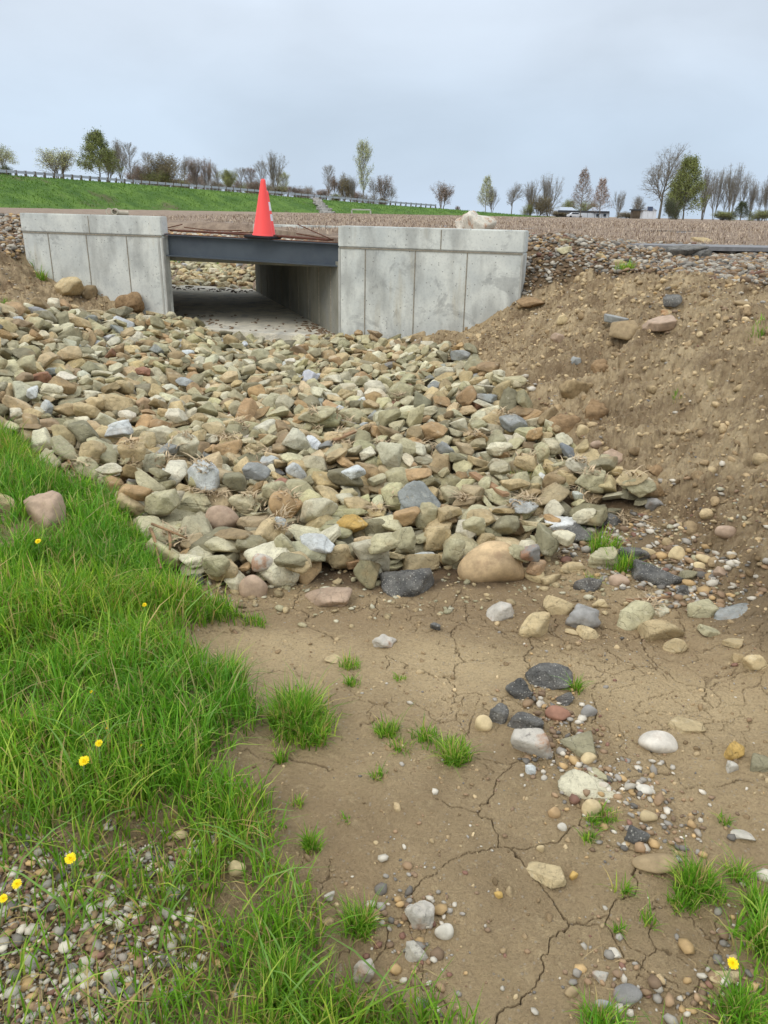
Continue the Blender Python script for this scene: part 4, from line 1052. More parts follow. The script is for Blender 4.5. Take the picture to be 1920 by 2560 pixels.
for (a, b, t_, th, lab) in [((436, 576), (655, 588), .30, .02, 'rusty steel plate edge along the left half of the deck'), ((655, 587), (826, 600), .30, .02, 'rusty steel plate edge along the right half of the deck')]:
    p0, p1 = wp(*a, t_), wp(*b, t_); mb = MB(); c_ = (p0 + p1) / 2; u = (p1 - p0); L = np.linalg.norm(u); u /= L; n_ = np.cross(u, [0, 0, 1]); n_ /= np.linalg.norm(n_)
    mb.box((0, 0, 0), (L, .22, th), np.stack([u, n_, np.cross(u, -n_) * -1], 1)); o = mb.build('steel_plate', M['rust'], bevel=.003); o.location = c_; tag(o, lab, 'steel plate')
# gravel on the deck
r_ = np.random.default_rng(5); n = 1500; ss = r_.uniform(S_L - .1, S_R0 + .1, n); tt = r_.uniform(.42, T_FAR, n); PP = A0[None] + WU * ss[:, None] + BN * tt[:, None]
V_, F_, C_ = bake([('round', int(i), np.array([p[0], p[1], 1.11 + r_.uniform(0, .05)]), np.array([q, q * .8, q * .6]), rotm(0, 0, a), _pc[c] * 1.05) for i, p, q, a, c in zip(range(n), PP, r_.uniform(.02, .05, n), r_.uniform(0, 6, n), r_.choice(len(_pc), p=_pp, size=n))], 1)
tag(mesh_np('gravel', V_, [F_], M['cobble'], C_, smooth=True), 'pale gravel spread on the deck behind the steel beam', 'gravel', kind='stuff')
mb = MB(); 
for (a, b, c, d) in [(S_L - .1, S_R0 + .1, .45, T_FAR)]:
    mb.add([w2b(a, c, 1.12), w2b(b, c, 1.12), w2b(b, d, 1.13), w2b(a, d, 1.13), w2b(a, c, 1.06), w2b(b, c, 1.06), w2b(b, d, 1.06), w2b(a, d, 1.06)], [(0,1,2,3),(4,7,6,5),(0,4,5,1),(1,5,6,2),(2,6,7,3),(3,7,4,0)])
o = mb.build('road_fill', M['soil']); o['kind'] = 'structure'
# debris on the culvert floor
n = 260; L_ = []
for i in range(n):
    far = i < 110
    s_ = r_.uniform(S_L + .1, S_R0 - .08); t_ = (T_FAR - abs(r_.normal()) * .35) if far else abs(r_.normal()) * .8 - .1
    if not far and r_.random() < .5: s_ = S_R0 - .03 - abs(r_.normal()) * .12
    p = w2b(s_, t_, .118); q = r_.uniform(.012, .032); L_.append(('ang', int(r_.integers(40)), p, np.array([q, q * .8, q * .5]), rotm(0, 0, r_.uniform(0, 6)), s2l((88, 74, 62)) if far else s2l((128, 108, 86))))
V_, F_, C_ = bake(L_, 1); tag(mesh_np('floor_debris', V_, [F_], M['clod'], C_), 'dirt crumbs and dark bits on the culvert floor', 'debris', kind='stuff')

# ---------------------------------------------------------------- traffic cones
def cone(loc, lab, bands, rz, h=.71, tilt=0, wb=.36):
    e_ = empty('traffic_cone', loc, rz); e_.rotation_euler = (0, tilt, rz); tag(e_, lab, 'traffic cone')
    mb = MB(); q = wb / 2; mb.box((0, 0, .016), (wb, wb, .032)); mb.build('base', M['coneb'], e_, bevel=.012)
    prof = [(.130, .033), (.126, .045), (.119, .06), (.030, h - .03), (.026, h - .012), (.016, h - .002), (.0, h)]
    k = 32; V = []; F = []
    for i, (r0, z0) in enumerate(prof):
        for j in range(k): V.append((r0 * math.cos(j * 2 * math.pi / k), r0 * math.sin(j * 2 * math.pi / k), z0))
    for i in range(len(prof) - 1):
        for j in range(k): F.append((i*k+j, i*k+(j+1)%k, (i+1)*k+(j+1)%k, (i+1)*k+j))
    mb = MB(); mb.add(V, F); mb.build('body', M['cone'], e_, smooth=True)
    for z0, z1 in bands:
        rr = lambda z: .119 + (.030 - .119) * (z - .06) / (h - .09) + .0015
        mb = MB(); V = []; F = []
        for z in (z0, z1):
            for j in range(k): V.append((rr(z) * math.cos(j * 2 * math.pi / k), rr(z) * math.sin(j * 2 * math.pi / k), z))
        for j in range(k): F.append((j, (j+1)%k, k+(j+1)%k, k+j))
        mb.add(V, F); mb.build('reflective_band', M['reflect'], e_, smooth=True)
    return e_
def beamz(s): return zL + (zR - zL) * (s - bL) / (bR - bL) + .007
pc = wp(656, 592, .1); 
def s_of(px, t):
    p = wp(px, 590, t); return st(p[0], p[1])[0]
c1 = s_of(657, .13); cone(w2(c1, .13, beamz(c1)), 'plain orange-red traffic cone standing on the steel beam, in front', [], PHI, h=.675, tilt=.045)
c2 = s_of(660, .30); cone(w2(c2, .36, 1.17), 'second orange cone with two white bands, mostly hidden behind the first', [(.25, .33), (.37, .47)], PHI + .3, h=.60, tilt=.03)

# ---------------------------------------------------------------- road, broken pavement, boulders behind the wall, pipes
mb = MB(); pl = [(1540, 608), (1620, 608.5), (1740, 610.5), (1920, 613.5), (2500, 628)]; pl2 = [(1545, 609), (1610, 612), (1740, 616), (1920, 619), (2500, 636)]
top = [atZ(a, b, 1.215) for a, b in pl]; bot = [atZ(a, b, 1.215) for a, b in pl2]
V = [*top, *bot, *[p - np.array([0, 0, .05]) for p in top], *[p - np.array([0, 0, .05]) for p in bot]]; k = 5
F = [(i, k+i, k+i+1, i+1) for i in range(4)] + [(k+i, 3*k+i, 3*k+i+1, k+i+1) for i in range(4)] + [(0, 2*k, 3*k, k)] + [(i, i+1, 2*k+i+1, 2*k+i) for i in range(4)]
mb.add(V, F); o = mb.build('road', M['road']); o['kind'] = 'structure'
for (px, py, a_, b_, lab) in [(1712, 630, 100, 26, 'black broken road edge slab, left of the tilted block'), (1808, 629, 96, 22, 'black broken road edge slab, right of the tilted block'), (1610, 618, 60, 8, 'thin broken flake of road surface at the road edge')]:
    place_rock(px, py, a_, b_, 'black', 'slab', lab, 'asphalt_slab', 'asphalt slab', 'asphalt', .5)
for (px, py, wd, hh, Y, cn, lab) in [(1172, 560, 66, 46, 10.9, 'chalk', 'white and orange boulder behind the coping of the right headwall'), (1200, 566, 78, 40, 10.55, 'white', 'grey-white boulder in front of the orange one behind the right headwall')]:
    P = atY(px, py, Y); a = wd / 2 * Y / FP; sd = px; Pk, Fc = rock(sd, 4, 'clod' if cn == 'chalk' else 'ang'); c = hh / 2 * Y / FP
    V = Pk * np.array([a, a * .8, c * 1.3]); P[2] = EYE - (py - 534) / FP * Y + 0.0 
    o = mesh_np('boulder', V, [Fc], M['chalk'], np.broadcast_to(C[cn] * 1.2, V.shape), smooth=True); P = atY(px, py, Y); o.location = P; tag(o, lab, 'boulder')
def pipe(px, py, Y, L, R, ang, lab):
    P = atY(px, py, Y); k = 20; V = []; F = []
    for (x_, r0) in ((-L/2, R), (L/2, R), (L/2, R * .7), (-L/2, R * .7)):
        for j in range(k): V.append((x_, r0 * math.cos(j*2*math.pi/k), r0 * math.sin(j*2*math.pi/k)))
    for i in range(4):
        for j in range(k): F.append((i*k+j, ((i+1)%4)*k+j, ((i+1)%4)*k+(j+1)%k, i*k+(j+1)%k))
    mb = MB(); mb.add(V, F); o = mb.build('concrete_pipe', M['clay'], smooth=False, bevel=0); o.location = P; o.rotation_euler = (0, 0, ang); tag(o, lab, 'pipe', 'pipe pieces behind the left headwall')
Yp = onwall(285, 530)[1] + .25
pipe(273, 529, Yp, .2, .045, 1.9, 'leftmost short concrete pipe piece on the left headwall'); pipe(288, 529, Yp, .2, .042, 1.8, 'middle short concrete pipe piece on the left headwall'); pipe(301, 533, Yp, .2, .033, .4, 'rightmost pipe piece lying on its side on the left headwall')

# wooden plank, sticks
def strip(name, pix, rad, lab, mat='wood', cat='stick', z=.0, fn=Hs, group=None, flat=None):
    pts = [hit(a, b, z + rad, fn) for a, b in pix]; o0 = pts[0].copy(); mb = MB()
    if flat:
        p0, p1 = pts[0], pts[-1]; u = p1 - p0; L = np.linalg.norm(u); u /= L; n_ = np.cross([0, 0, 1.], u); n_ /= np.linalg.norm(n_); q = np.cross(u, n_)
        mb.box((p0 + p1) / 2 - o0, (L, flat[0], flat[1]), np.stack([u, n_, q], 1)); o = mb.build(name, M[mat], bevel=.002)
    else:
        m = len(pts); mb.tube([p - o0 for p in pts], [rad * (1 - .45 * i / max(m - 1, 1)) for i in range(m)], 7); o = mb.build(name, M[mat], smooth=True)
    o.location = o0; return tag(o, lab, cat, group)
strip('wooden_plank', [(1180, 1183), (1266, 1238)], .012, 'reddish brown wooden plank lying among the stones left of the grass tuft', flat=(.045, .02), cat='plank', z=.02)
strip('stick', [(376, 1322), (386, 1345), (392, 1380), (402, 1420)], .009, 'thick dry stick hanging down at the grass edge', z=.05)
strip('stick', [(424, 1330), (426, 1365), (420, 1398)], .008, 'upright dry stalk right of the thick dry stick', z=.05)
strip('stick', [(380, 1310), (430, 1330), (468, 1346)], .007, 'thin dry branch slanting above the thick dry stick', z=.06)
strip('stick', [(170, 1150), (185, 1175), (197, 1198)], .008, 'pale dry corn stalk by the left grass', z=.02)
strip('driftwood', [(1566, 1503), (1620, 1500), (1675, 1492)], .012, 'grey weathered piece of wood behind the rocks on the right', mat='straw' if False else 'wood', fn=gz, cat='driftwood')
strip('wooden_stake', [(835, 1100), (888, 1078)], .01, 'grey flat stake lying on the stones right of the centre', flat=(.04, .012), cat='stake', z=.03)

# ---------------------------------------------------------------- grass
def blades(base, hgt, wid, lean, az, col, seed, bend=1.0):
    """base (n,3), arrays -> ribbon mesh arrays with 4 levels"""
    n = len(base); lev = np.array([0, .35, .7, 1.0]); r_ = np.random.default_rng(seed)
    dx, dy = np.cos(az), np.sin(az); px, py = -dy, dx; tw = r_.uniform(-.9, .9, n)
    wx = px * np.cos(tw) + dx * np.sin(tw); wy = py * np.cos(tw) + dy * np.sin(tw)
    V = []
    for k, l in enumerate(lev):
        out = lean * hgt * (l ** 1.9); up = hgt * l * (1 - .28 * np.minimum(lean, 1.4) * l * l)
        cx = base[:, 0] + dx * out; cy = base[:, 1] + dy * out; cz = base[:, 2] + up
        ww = wid * (1, .9, .62, 0)[k] / 2
        if k < 3:
            V.append(np.stack([cx - wx * ww, cy - wy * ww, cz], 1)); V.append(np.stack([cx + wx * ww, cy + wy * ww, cz], 1))
        else: V.append(np.stack([cx, cy, cz], 1))
    V = np.stack(V, 1).reshape(-1, 3); o = np.arange(n)[:, None] * 7
    Q = np.concatenate([o + np.array([0, 1, 3, 2]), o + np.array([2, 3, 5, 4])]); T = o + np.array([4, 5, 6])
    return V, Q, T, np.repeat(col, 7, 0)
def gcol(r_, n, dry=.06, dark=0):
    a = s2l((128, 174, 48)); b = s2l((88, 140, 36)); c = s2l((174, 198, 82)); d = s2l((186, 166, 110))
    t = r_.random((n, 1)); col = a * (1 - t) + b * t; k = r_.random(n); col[k < .14] = c; col[k > 1 - dry] = d
    return col * r_.uniform(.75, 1.2, (n, 1)) * (1 - dark)
r_ = np.random.default_rng(77)
n = 760000; gx_ = r_.uniform(-4.2, 1.2, n); gy_ = .6 + r_.random(n) ** 1.15 * 5.2
m1 = mk('grass', gx_, gy_, .07); m2 = mk('g2', gx_, gy_, .04); gv = mk('gravel', gx_, gy_, .07)
clump = fbm(gx_, gy_, 7, 3) * 2.8 + .95 + .25 * fbm(gx_, gy_, 1.3, 2)
pr = np.clip(m1 * 1.1 - .3, 0, 1) * np.clip(clump, .10, 1) * (1 - .86 * gv) + np.clip(m2 * 1.3 - .3, 0, 1) * .7
lowl = (1 - sst(gy_, 1.45, 1.8)) * (1 - sst(gx_, -.35, -.15))       # thinner sward near the gravel
pr = pr * (1 - .55 * lowl)
px_, py_, _z = proj(np.stack([gx_, gy_, np.full(n, .1)], 1)); vis = (px_ > -450) & (px_ < 2350) & (py_ < 2900)
k = (r_.random(n) < pr) & vis
gx_, gy_ = gx_[k], gy_[k]; m1 = m1[k]; cl = clump[k]; n = len(gx_)
h = r_.lognormal(math.log(.076), .36, n) * (.5 + .5 * np.clip(m1, .3, 1)) * np.clip(.6 + .6 * cl, .55, 1.25) * (1 + .5 * fbm(gx_, gy_, 2.5, 2))
h = np.clip(h, .02, .21)
hk = np.ones(n, bool)
for (px, py, wp_) in ((119, 1325, 60), (17, 1285, 26), (593, 2185, 26), (451, 2092, 20), (20, 1365, 34)):
    P = hit(px, py, 0, gz); R_ = wp_ * float((P - CAM) @ Fv) / FP
    hk &= ~((np.abs(gx_ - P[0]) < R_) & (gy_ < P[1] + R_) & (gy_ > P[1] - R_ - .10))
gx_, gy_, m1, cl, h = gx_[hk], gy_[hk], m1[hk], cl[hk], h[hk]; n = len(gx_)
V1 = blades(np.stack([gx_, gy_, ground(gx_, gy_) - .004], 1), h, r_.uniform(.0024, .0048, n) * (1 + .14 * gy_), np.abs(r_.normal(size=n)) * .5 + .12, r_.uniform(0, 6.283, n), gcol(r_, n, .12) * (1 + .5 * fbm(gx_, gy_, 3.5, 3))[:, None] * np.stack([1 + .5 * fbm(gx_ + 9, gy_, 2, 2), np.ones(n), np.ones(n)], 1), 1)
# tufts: px, py, radius px, blades, height px
TUFT = [(745,1810,62,1500,90),(770,1850,50,700,70),(962,1835,34,260,44),(1140,1905,40,420,60),(1060,1850,34,150,40),(1308,1225,44,420,52),(1500,1375,40,260,56),(1560,1425,40,260,50),(1480,1460,24,80,36),(775,2120,26,200,50),(905,2322,48,330,80),
        (1740,2225,64,560,76),(1700,2260,40,160,44),(1566,677,26,260,26),(870,1668,30,110,30),(876,1712,24,90,26),(1440,1725,20,90,36),(1510,2045,30,170,40),(1480,2060,20,90,36),(1000,1700,20,40,26),(940,1945,22,60,30),(745,2010,20,60,36),
        (1890,2280,50,260,80),(1905,2370,46,240,90),(1850,2200,40,160,60),(1560,2230,30,60,50),(1620,2310,26,50,40),(88,665,16,160,24),(105,700,14,120,24),(88,786,14,160,20),(15,770,20,120,20),(208,738,8,60,14),(345,1150,8,40,16),(1470,2100,20,60,40),(700,2480,60,500,110),(640,1560,40,160,36),(1545,2330,20,40,40),
        (1850,2550,70,380,90),(1500,2570,70,360,70),(570,1700,40,400,80),(1810,2060,20,40,30),(1640,1860,14,20,16),(860,2050,24,30,24),(1690,1000,14,30,14),(1900,830,20,60,20),(700,1905,20,70,44),(1000,1872,40,110,34),(1120,1870,60,130,30)]
bs, hs, ws_, ls, az_, cs_ = [], [], [], [], [], []
for (px, py, rp, nb, hp) in TUFT:
    P = hit(px, py, 0, gz); ds = (P - CAM) @ Fv; rr = rp * ds / FP; hh = hp * ds / FP
    a = r_.uniform(0, 6.283, nb); q = r_.random(nb) ** .6 * rr * (.75 + .45 * np.sin(a * 2 + px) * np.sin(a * 3 + py)); x_ = P[0] + q * np.cos(a); y_ = P[1] + q * np.sin(a) * .9
    bs.append(np.stack([x_, y_, ground(x_, y_) - .003], 1)); hs.append(hh * np.clip(r_.lognormal(-.35, .35, nb), .25, 1.4) * (.65 + .7 * np.clip(fbm(x_ * 1.0, y_, 14, 2) + .5, 0, 1))); ws_.append(r_.uniform(.0018, .0036, nb) * (1 + .2 * (ds - 1.5))); ls.append(.1 + np.abs(r_.normal(size=nb)) * .55); az_.append(a + r_.normal(size=nb) * 1.2); cs_.append(gcol(r_, nb, .16, 0))
V2 = blades(np.concatenate(bs), np.concatenate(hs), np.concatenate(ws_), np.concatenate(ls), np.concatenate(az_), np.concatenate(cs_), 2)
def merge(parts):
    off = 0; Vs, Qs, Ts, Cs = [], [], [], []
    for V, Q, T, Cc in parts: Vs.append(V); Qs.append(Q + off); Ts.append(T + off); Cs.append(Cc); off += len(V)
    return np.concatenate(Vs), [np.concatenate(Qs), np.concatenate(Ts)], np.concatenate(Cs)
V_, F_, C_ = merge([V1])
tag(mesh_np('grass', V_, F_, M['grass'], C_), 'lush green spring grass covering the left bank', 'grass', kind='stuff')
V_, F_, C_ = merge([V2])
tag(mesh_np('grass_tufts', V_, F_, M['grass'], C_), 'small grass tufts dotted over the mud and stones', 'grass', kind='stuff')
n = 60000; x_ = r_.uniform(-4, .6, n); y_ = .7 + r_.random(n) ** 1.1 * 5; k = r_.random(n) < np.clip(mk('grass', x_, y_, .12) + mk('g2', x_, y_, .06), 0, 1) * .8; x_, y_ = x_[k], y_[k]; n = len(x_)
Vt = blades(np.stack([x_, y_, ground(x_, y_)], 1), r_.uniform(.008, .03, n), r_.uniform(.0015, .004, n), r_.uniform(.8, 3.5, n), r_.uniform(0, 6.28, n), s2l((158, 140, 96)) * r_.uniform(.45, 1.1, (n, 1)), 13)
V_, F_, C_ = merge([Vt]); tag(mesh_np('thatch', V_, F_, M['straw'], C_), 'dead straw-coloured thatch at the base of the grass', 'thatch', kind='stuff')
# broad taller blades and dandelion leaves
n = 900; x_ = r_.uniform(-3, .3, n); y_ = r_.uniform(.9, 4, n); k = r_.random(n) < mk('grass', x_, y_); x_, y_ = x_[k], y_[k]; n = len(x_)
V3 = blades(np.stack([x_, y_, ground(x_, y_)], 1), r_.uniform(.10, .2, n), r_.uniform(.005, .008, n), r_.uniform(.5, 1.3, n), r_.uniform(0, 6.28, n), s2l((128, 164, 78)) * r_.uniform(.8, 1.2, (n, 1)), 3)
# dry straw
n = 9000; x_ = r_.uniform(-2.4, 2.4, n); y_ = r_.uniform(.9, 3.9, n); p_ = mk('rip', x_, y_); dens = np.clip(.12 + 2.4 * fbm(x_ + 3, y_ + 1, 2.2, 3), .02, 1); k = (p_ < .3) & (r_.random(n) < dens); x_, y_ = x_[k], y_[k]; n = len(x_)
V4 = blades(np.stack([x_, y_, ground(x_, y_) + .002], 1), r_.uniform(.004, .022, n), r_.uniform(.0007, .0016, n), r_.uniform(1.5, 7, n), r_.uniform(0, 6.28, n), s2l((172, 148, 106)) * r_.uniform(.6, 1.15, (n, 1)), 4)
V_, F_, C_ = merge([V3]); tag(mesh_np('broad_grass', V_, F_, M['grass'], C_), 'broader long grass blades arching over the sward', 'grass', kind='stuff')
V_, F_, C_ = merge([V4]); tag(mesh_np('dry_grass_litter', V_, F_, M['straw'], C_), 'dry grass fibres lying on the mud', 'litter', kind='stuff')
# corn husk litter caught between stones
HUSK = [(640,1130,40),(575,1095,34),(460,1140,40),(650,1270,40),(560,1250,30),(1080,1130,30),(1330,1250,30),(1350,1150,60),(1440,1190,30),(1290,1290,24),(1260,1040,20),(800,925,16),(780,1060,24),(860,1060,24),(940,1280,20),(1480,1200,30),
        (720,1250,30),(700,1310,24),(500,1190,30),(440,1350,36),(320,1120,24),(200,1190,30),(410,1150,26),(850,1110,30),(1000,1000,16),(960,1110,20),(1190,1090,20),(1560,1300,30),(1620,1520,26),(1000,1250,24),(1150,1250,20),(250,690,20),(600,1060,20),(520,1230,20)]
bs, hs, ws_, ls, az_ = [], [], [], [], []
for (px, py, rp) in HUSK:
    P = hit(px, py, 0, Hs); ds = (P - CAM) @ Fv; rr = rp * ds / FP; nb = 60; a = r_.uniform(0, 6.28, nb); q = np.sqrt(r_.random(nb)) * rr; x_ = P[0] + q * np.cos(a); y_ = P[1] + q * np.sin(a)
    bs.append(np.stack([x_, y_, Hs(x_, y_) + .003], 1)); hs.append(r_.uniform(.02, .055, nb)); ws_.append(r_.uniform(.004, .013, nb)); ls.append(r_.uniform(.8, 3.0, nb)); az_.append(r_.uniform(0, 6.28, nb))
bs = np.concatenate(bs); n = len(bs)
V_, F_, C_ = merge([blades(bs, np.concatenate(hs), np.concatenate(ws_), np.concatenate(ls), np.concatenate(az_), s2l((190, 168, 134)) * r_.uniform(.6, 1.15, (n, 1)), 5)])
tag(mesh_np('corn_husk_litter', V_, F_, M['straw'], C_), 'dry corn husks and leaves caught between the riprap stones', 'litter', kind='stuff')

# dandelions
def dandelion(px, py, wpx, lab, hst=.09, rosette=False, closed=False):
    P0 = hit(px, py, hst, gz); ds = (P0 - CAM) @ Fv; R = wpx / 2 * ds / FP; g = float(gz(P0[0], P0[1])[0]); hst = P0[2] - g
    e_ = empty('dandelion', (P0[0], P0[1], g)); tag(e_, lab, 'dandelion', 'dandelions in bloom')
    rr = np.random.default_rng(int(px)); bx, by = rr.normal(size=2) * .012
    mb = MB(); mb.tube([(bx, by, 0), (bx * .5, by * .5, hst * .5), (0, 0, hst)], [.0024, .002, .0018], 7); mb.build('stem', M['stem'], e_, smooth=True)
    V = []; F = []; n_ = 0
    tiltv = np.array([0, -.5, .85]); tiltv /= np.linalg.norm(tiltv); q = Vector((0, 0, 1)).rotation_difference(Vector(tiltv)).to_matrix()
    for layer, (npet, rl, up) in enumerate(((26, 1.0, .1), (22, .78, .32), (16, .5, .6), (8, .28, .8))):
        if closed: rl *= .6; up += .4
        for i in range(npet):
            a = i * 2 * math.pi / npet + layer * .3 + rr.normal() * .06; wd = R * .11
            dr = np.array([math.cos(a), math.sin(a), 0]); sd = np.array([-dr[1], dr[0], 0]); L = R * rl * rr.uniform(.88, 1.08)
            a0 = dr * R * .05; a1 = dr * L * .6 + np.array([0, 0, up * R * .5]); a2 = dr * L + np.array([0, 0, up * R * .62])
            for p in (a0 - sd * wd * .5, a0 + sd * wd * .5, a1 + sd * wd, a1 - sd * wd, a2 + sd * wd * .7, a2 - sd * wd * .7): V.append(np.array(q @ Vector(p)) + np.array([0, 0, hst]))
            F += [(n_, n_+1, n_+2, n_+3), (n_+3, n_+2, n_+4, n_+5)]; n_ += 6
    mb = MB(); mb.add(V, F); mb.build('flower_head', M['petal'], e_)
for (px, py, wd, lab, cl) in [(95,1353,15,'uppermost dandelion in the grass below the pinkish rock',0),(361,1512,12,'small dandelion by the tip of the grass near the riprap',0),(228,1730,13,'dandelion bud in the middle of the left grass',1),(247,1858,19,'upper of the two large dandelions in the left grass',0),
    (210,1902,26,'widest open dandelion in the left grass',0),(268,1821,10,'half closed dandelion above the two large ones',1),(354,1864,9,'tiny yellow bud right of the two large dandelions',1),(176,2146,28,'ragged dandelion above the lower left gravel',0),
    (42,2210,24,'dandelion near the left edge, upper of two',0),(8,2246,22,'dandelion cut by the left picture edge',0),(1832,2408,28,'dandelion above the tan rock at the lower right',0)]:
    dandelion(px, py, wd, lab, .10 if not cl else .08, closed=bool(cl))

# ---------------------------------------------------------------- stubble field
n = 60000; r_ = np.random.default_rng(99); u = r_.random(n); rad = 11.8 * (150 / 11.8) ** (u ** 1.15); an = r_.uniform(-.62, .62, n); x_ = rad * np.sin(an); y_ = rad * np.cos(an)
row = .76; yr = x_ * .55 + y_ * .83; yr2 = np.round(yr / row) * row; y_ = y_ + (yr2 - yr) / .83 * (r_.random(n) < .65) + r_.normal(size=n) * .05
s_, t_ = stb(x_, y_)
tp = mk('topg', np.clip(x_, -10, 9), np.clip(y_, 0, 21)); k = (t_ > .6) & ~((s_ > S_L - .4) & (s_ < S_R0 + .4) & (t_ < T_FAR + .6)) & ~((t_ > T_FAR) & (t_ < T_FAR + 6.2) & (s_ > -6.4) & (s_ < 1.8)) & (tp < .2) & (y_ > 11.6)
x_, y_ = x_[k], y_[k]; n = len(x_); zz = np.where(np.hypot(x_, y_) < 24, ground(np.clip(x_, -10, 9), np.clip(y_, 0, 21)), 1.2 + fbm(x_, y_, .5, 3) * .1)
dd = np.hypot(x_, y_); h = r_.uniform(.03, .13, n) * np.clip(.5 + dd / 40, .6, 1.1); wd = r_.uniform(.006, .016, n) * np.clip(dd / 18, 1, 5)
colr = s2l((196, 175, 150)) * r_.uniform(.55, 1.15, (n, 1)); colr[r_.random(n) < .3] = s2l((124, 104, 88))
V5 = blades(np.stack([x_, y_, zz - .01], 1), h, wd, np.abs(r_.normal(size=n)) * .9, r_.uniform(0, 6.28, n), colr, 6)
V_, F_, C_ = merge([V5]); tag(mesh_np('corn_stubble', V_, F_, M['straw'], C_), 'pale cut corn stubble covering the field behind the culvert', 'stubble', kind='stuff')
# grass at the end of the far channel
n = 2500; ss = r_.uniform(-6, 1, n); tt = T_FAR + r_.uniform(4.6, 5.8, n); PP = A0[None] + WU * ss[:, None] + BN * tt[:, None]
V6 = blades(np.stack([PP[:, 0], PP[:, 1], zbase(PP[:, 0], PP[:, 1])], 1), r_.uniform(.1, .2, n), r_.uniform(.01, .02, n), r_.uniform(.2, .8, n), r_.uniform(0, 6.28, n), gcol(r_, n), 7)
V_, F_, C_ = merge([V6]); tag(mesh_np('channel_grass', V_, F_, M['grass'], C_), 'strip of green grass beyond the far riprap, seen through the culvert', 'grass', kind='stuff')

# ---------------------------------------------------------------- grassed embankment, guardrail
def mat_turf():
    t = NT('turf'); c = t.mix(t.rng(t.noise(.35, 7, .65), .38, .62), s2l((74, 106, 40)), s2l((106, 136, 54)))
    c = t.mix(t.rng(t.noise(.12, 6, .7), .56, .64, 0, .75), c, s2l((112, 98, 74))); c = t.mix(t.rng(t.noise(2.5, 5, .7), .45, .75, 0, .6), c, s2l((58, 92, 32)))
    t.col(c); t.bump(t.noise(1.6, 6, .7), 1, .5); return t.m
crest = [(-500,415),(-200,424),(0,436),(100,443),(200,450),(350,461),(450,469),(600,481),(760,495),(960,512),(1100,521),(1220,531),(1330,540),(1420,547)]
def depth(px): return np.interp(px, [-500, 100, 1050, 1420], [82, 100, 165, 190])
def cinterp(tab, px): return np.interp(px, [a for a, b in tab], [b for a, b in tab])
foot = [(-500,505),(0,518),(300,523),(600,531),(760,535),(960,540),(1220,545),(1420,551)]
pxs = np.linspace(-500, 1420, 240); rows = 26; V = []
for i, u in enumerate(np.linspace(0, 1, rows)):
    for px in pxs:
        Yc = depth(px); a = atY(px, cinterp(crest, px), Yc); b = atY(px, cinterp(foot, px), Yc - 14); b[2] = 1.12
        e_ = u; p = b * (1 - e_) + a * e_; prof = e_ * e_ * (3 - 2 * e_); p[2] = b[2] + (a[2] - b[2]) * (.65 * e_ + .35 * prof); V.append(p)
nrow = len(pxs)
for px in pxs:      # road shoulder behind the crest
    Yc = depth(px) + 12; a = atY(px, cinterp(crest, px), depth(px)); V.append(np.array([a[0] * 1.02, a[1] + 14, a[2] - .1]))
for px in pxs: a = atY(px, cinterp(crest, px), depth(px)); V.append(np.array([a[0] * 1.04, a[1] + 30, 1.0]))
V = np.array(V); V[:, 2] += fbm(V[:, 0], V[:, 1], .15, 4) * .5 * np.r_[np.repeat(np.sin(np.linspace(0, math.pi, rows)), nrow), np.zeros(2 * nrow)]
i = (np.arange(rows + 1)[:, None] * nrow + np.arange(nrow - 1)[None]).ravel(); F = np.stack([i, i + 1, i + nrow + 1, i + nrow], 1)
o = mesh_np('embankment', V, [F], mat_turf(), smooth=True); o['kind'] = 'structure'
# short turf on the embankment so that its edges are soft
n = 9000; pu = r_.uniform(-400, 1400, n); uu = r_.random(n) ** .7; B = []
for px, e_ in zip(pu, uu):
    Yc = depth(px); a = atY(px, cinterp(crest, px), Yc); b = atY(px, cinterp(foot, px), Yc - 14); b[2] = 1.12; p = b * (1 - e_) + a * e_; p[2] = b[2] + (a[2] - b[2]) * (.65 * e_ + .35 * e_ * e_ * (3 - 2 * e_)); B.append(p)
V_, F_, C_ = merge([blades(np.array(B), r_.uniform(.12, .3, n), r_.uniform(.05, .12, n), r_.uniform(.2, 1, n), r_.uniform(0, 6.28, n), s2l((88, 120, 46)) * r_.uniform(.8, 1.15, (n, 1)), 8)])
tag(mesh_np('embankment_grass', V_, F_, M['grass'], C_), 'rough green grass on the road embankment', 'grass', kind='stuff')
rail = [(-60,423),(0,427),(100,434),(200,442),(350,454),(450,462),(600,473),(760,487),(960,504),(1095,514)]
gp = []; px = -60.
while px < 1096:
    gp.append(px); px += float(np.interp(px, [0, 545, 860, 1050], [24.6, 18.2, 15.0, 12.2]))
g0 = atY(500, cinterp(crest, 500), depth(500)); gr_ = empty('guardrail', g0); tag(gr_, 'long grey steel guardrail with brown posts along the embankment crest', 'guardrail')
mb = MB(); pts = [atY(p, cinterp(rail, p), depth(p)) - g0 for p in gp]
for a, b in zip(pts[:-1], pts[1:]):
    u = b - a; L = np.linalg.norm(u); u /= L; n_ = np.cross(u, [0, 0, 1]); n_ /= np.linalg.norm(n_); q = np.cross(n_, u)
    for dz in (.09, -.09): mb.box((a + b) / 2 + q * dz - n_ * .0, (L, .06, .13), np.stack([u, n_, q], 1))
    mb.box((a + b) / 2, (L, .03, .1), np.stack([u, n_, q], 1))
mb.build('rail', M['rail'], gr_)
for p in gp:
    a = atY(p, cinterp(rail, p), depth(p)) - g0; zb = atY(p, cinterp(crest, p) + 2, depth(p))[2] - g0[2]; mb = MB(); zt = a[2] + .2
    mb.box((a[0], a[1] + .12, (zt + zb - .3) / 2), (.26, .22, zt - zb + .3)); mb.build('post', M['post'], gr_)
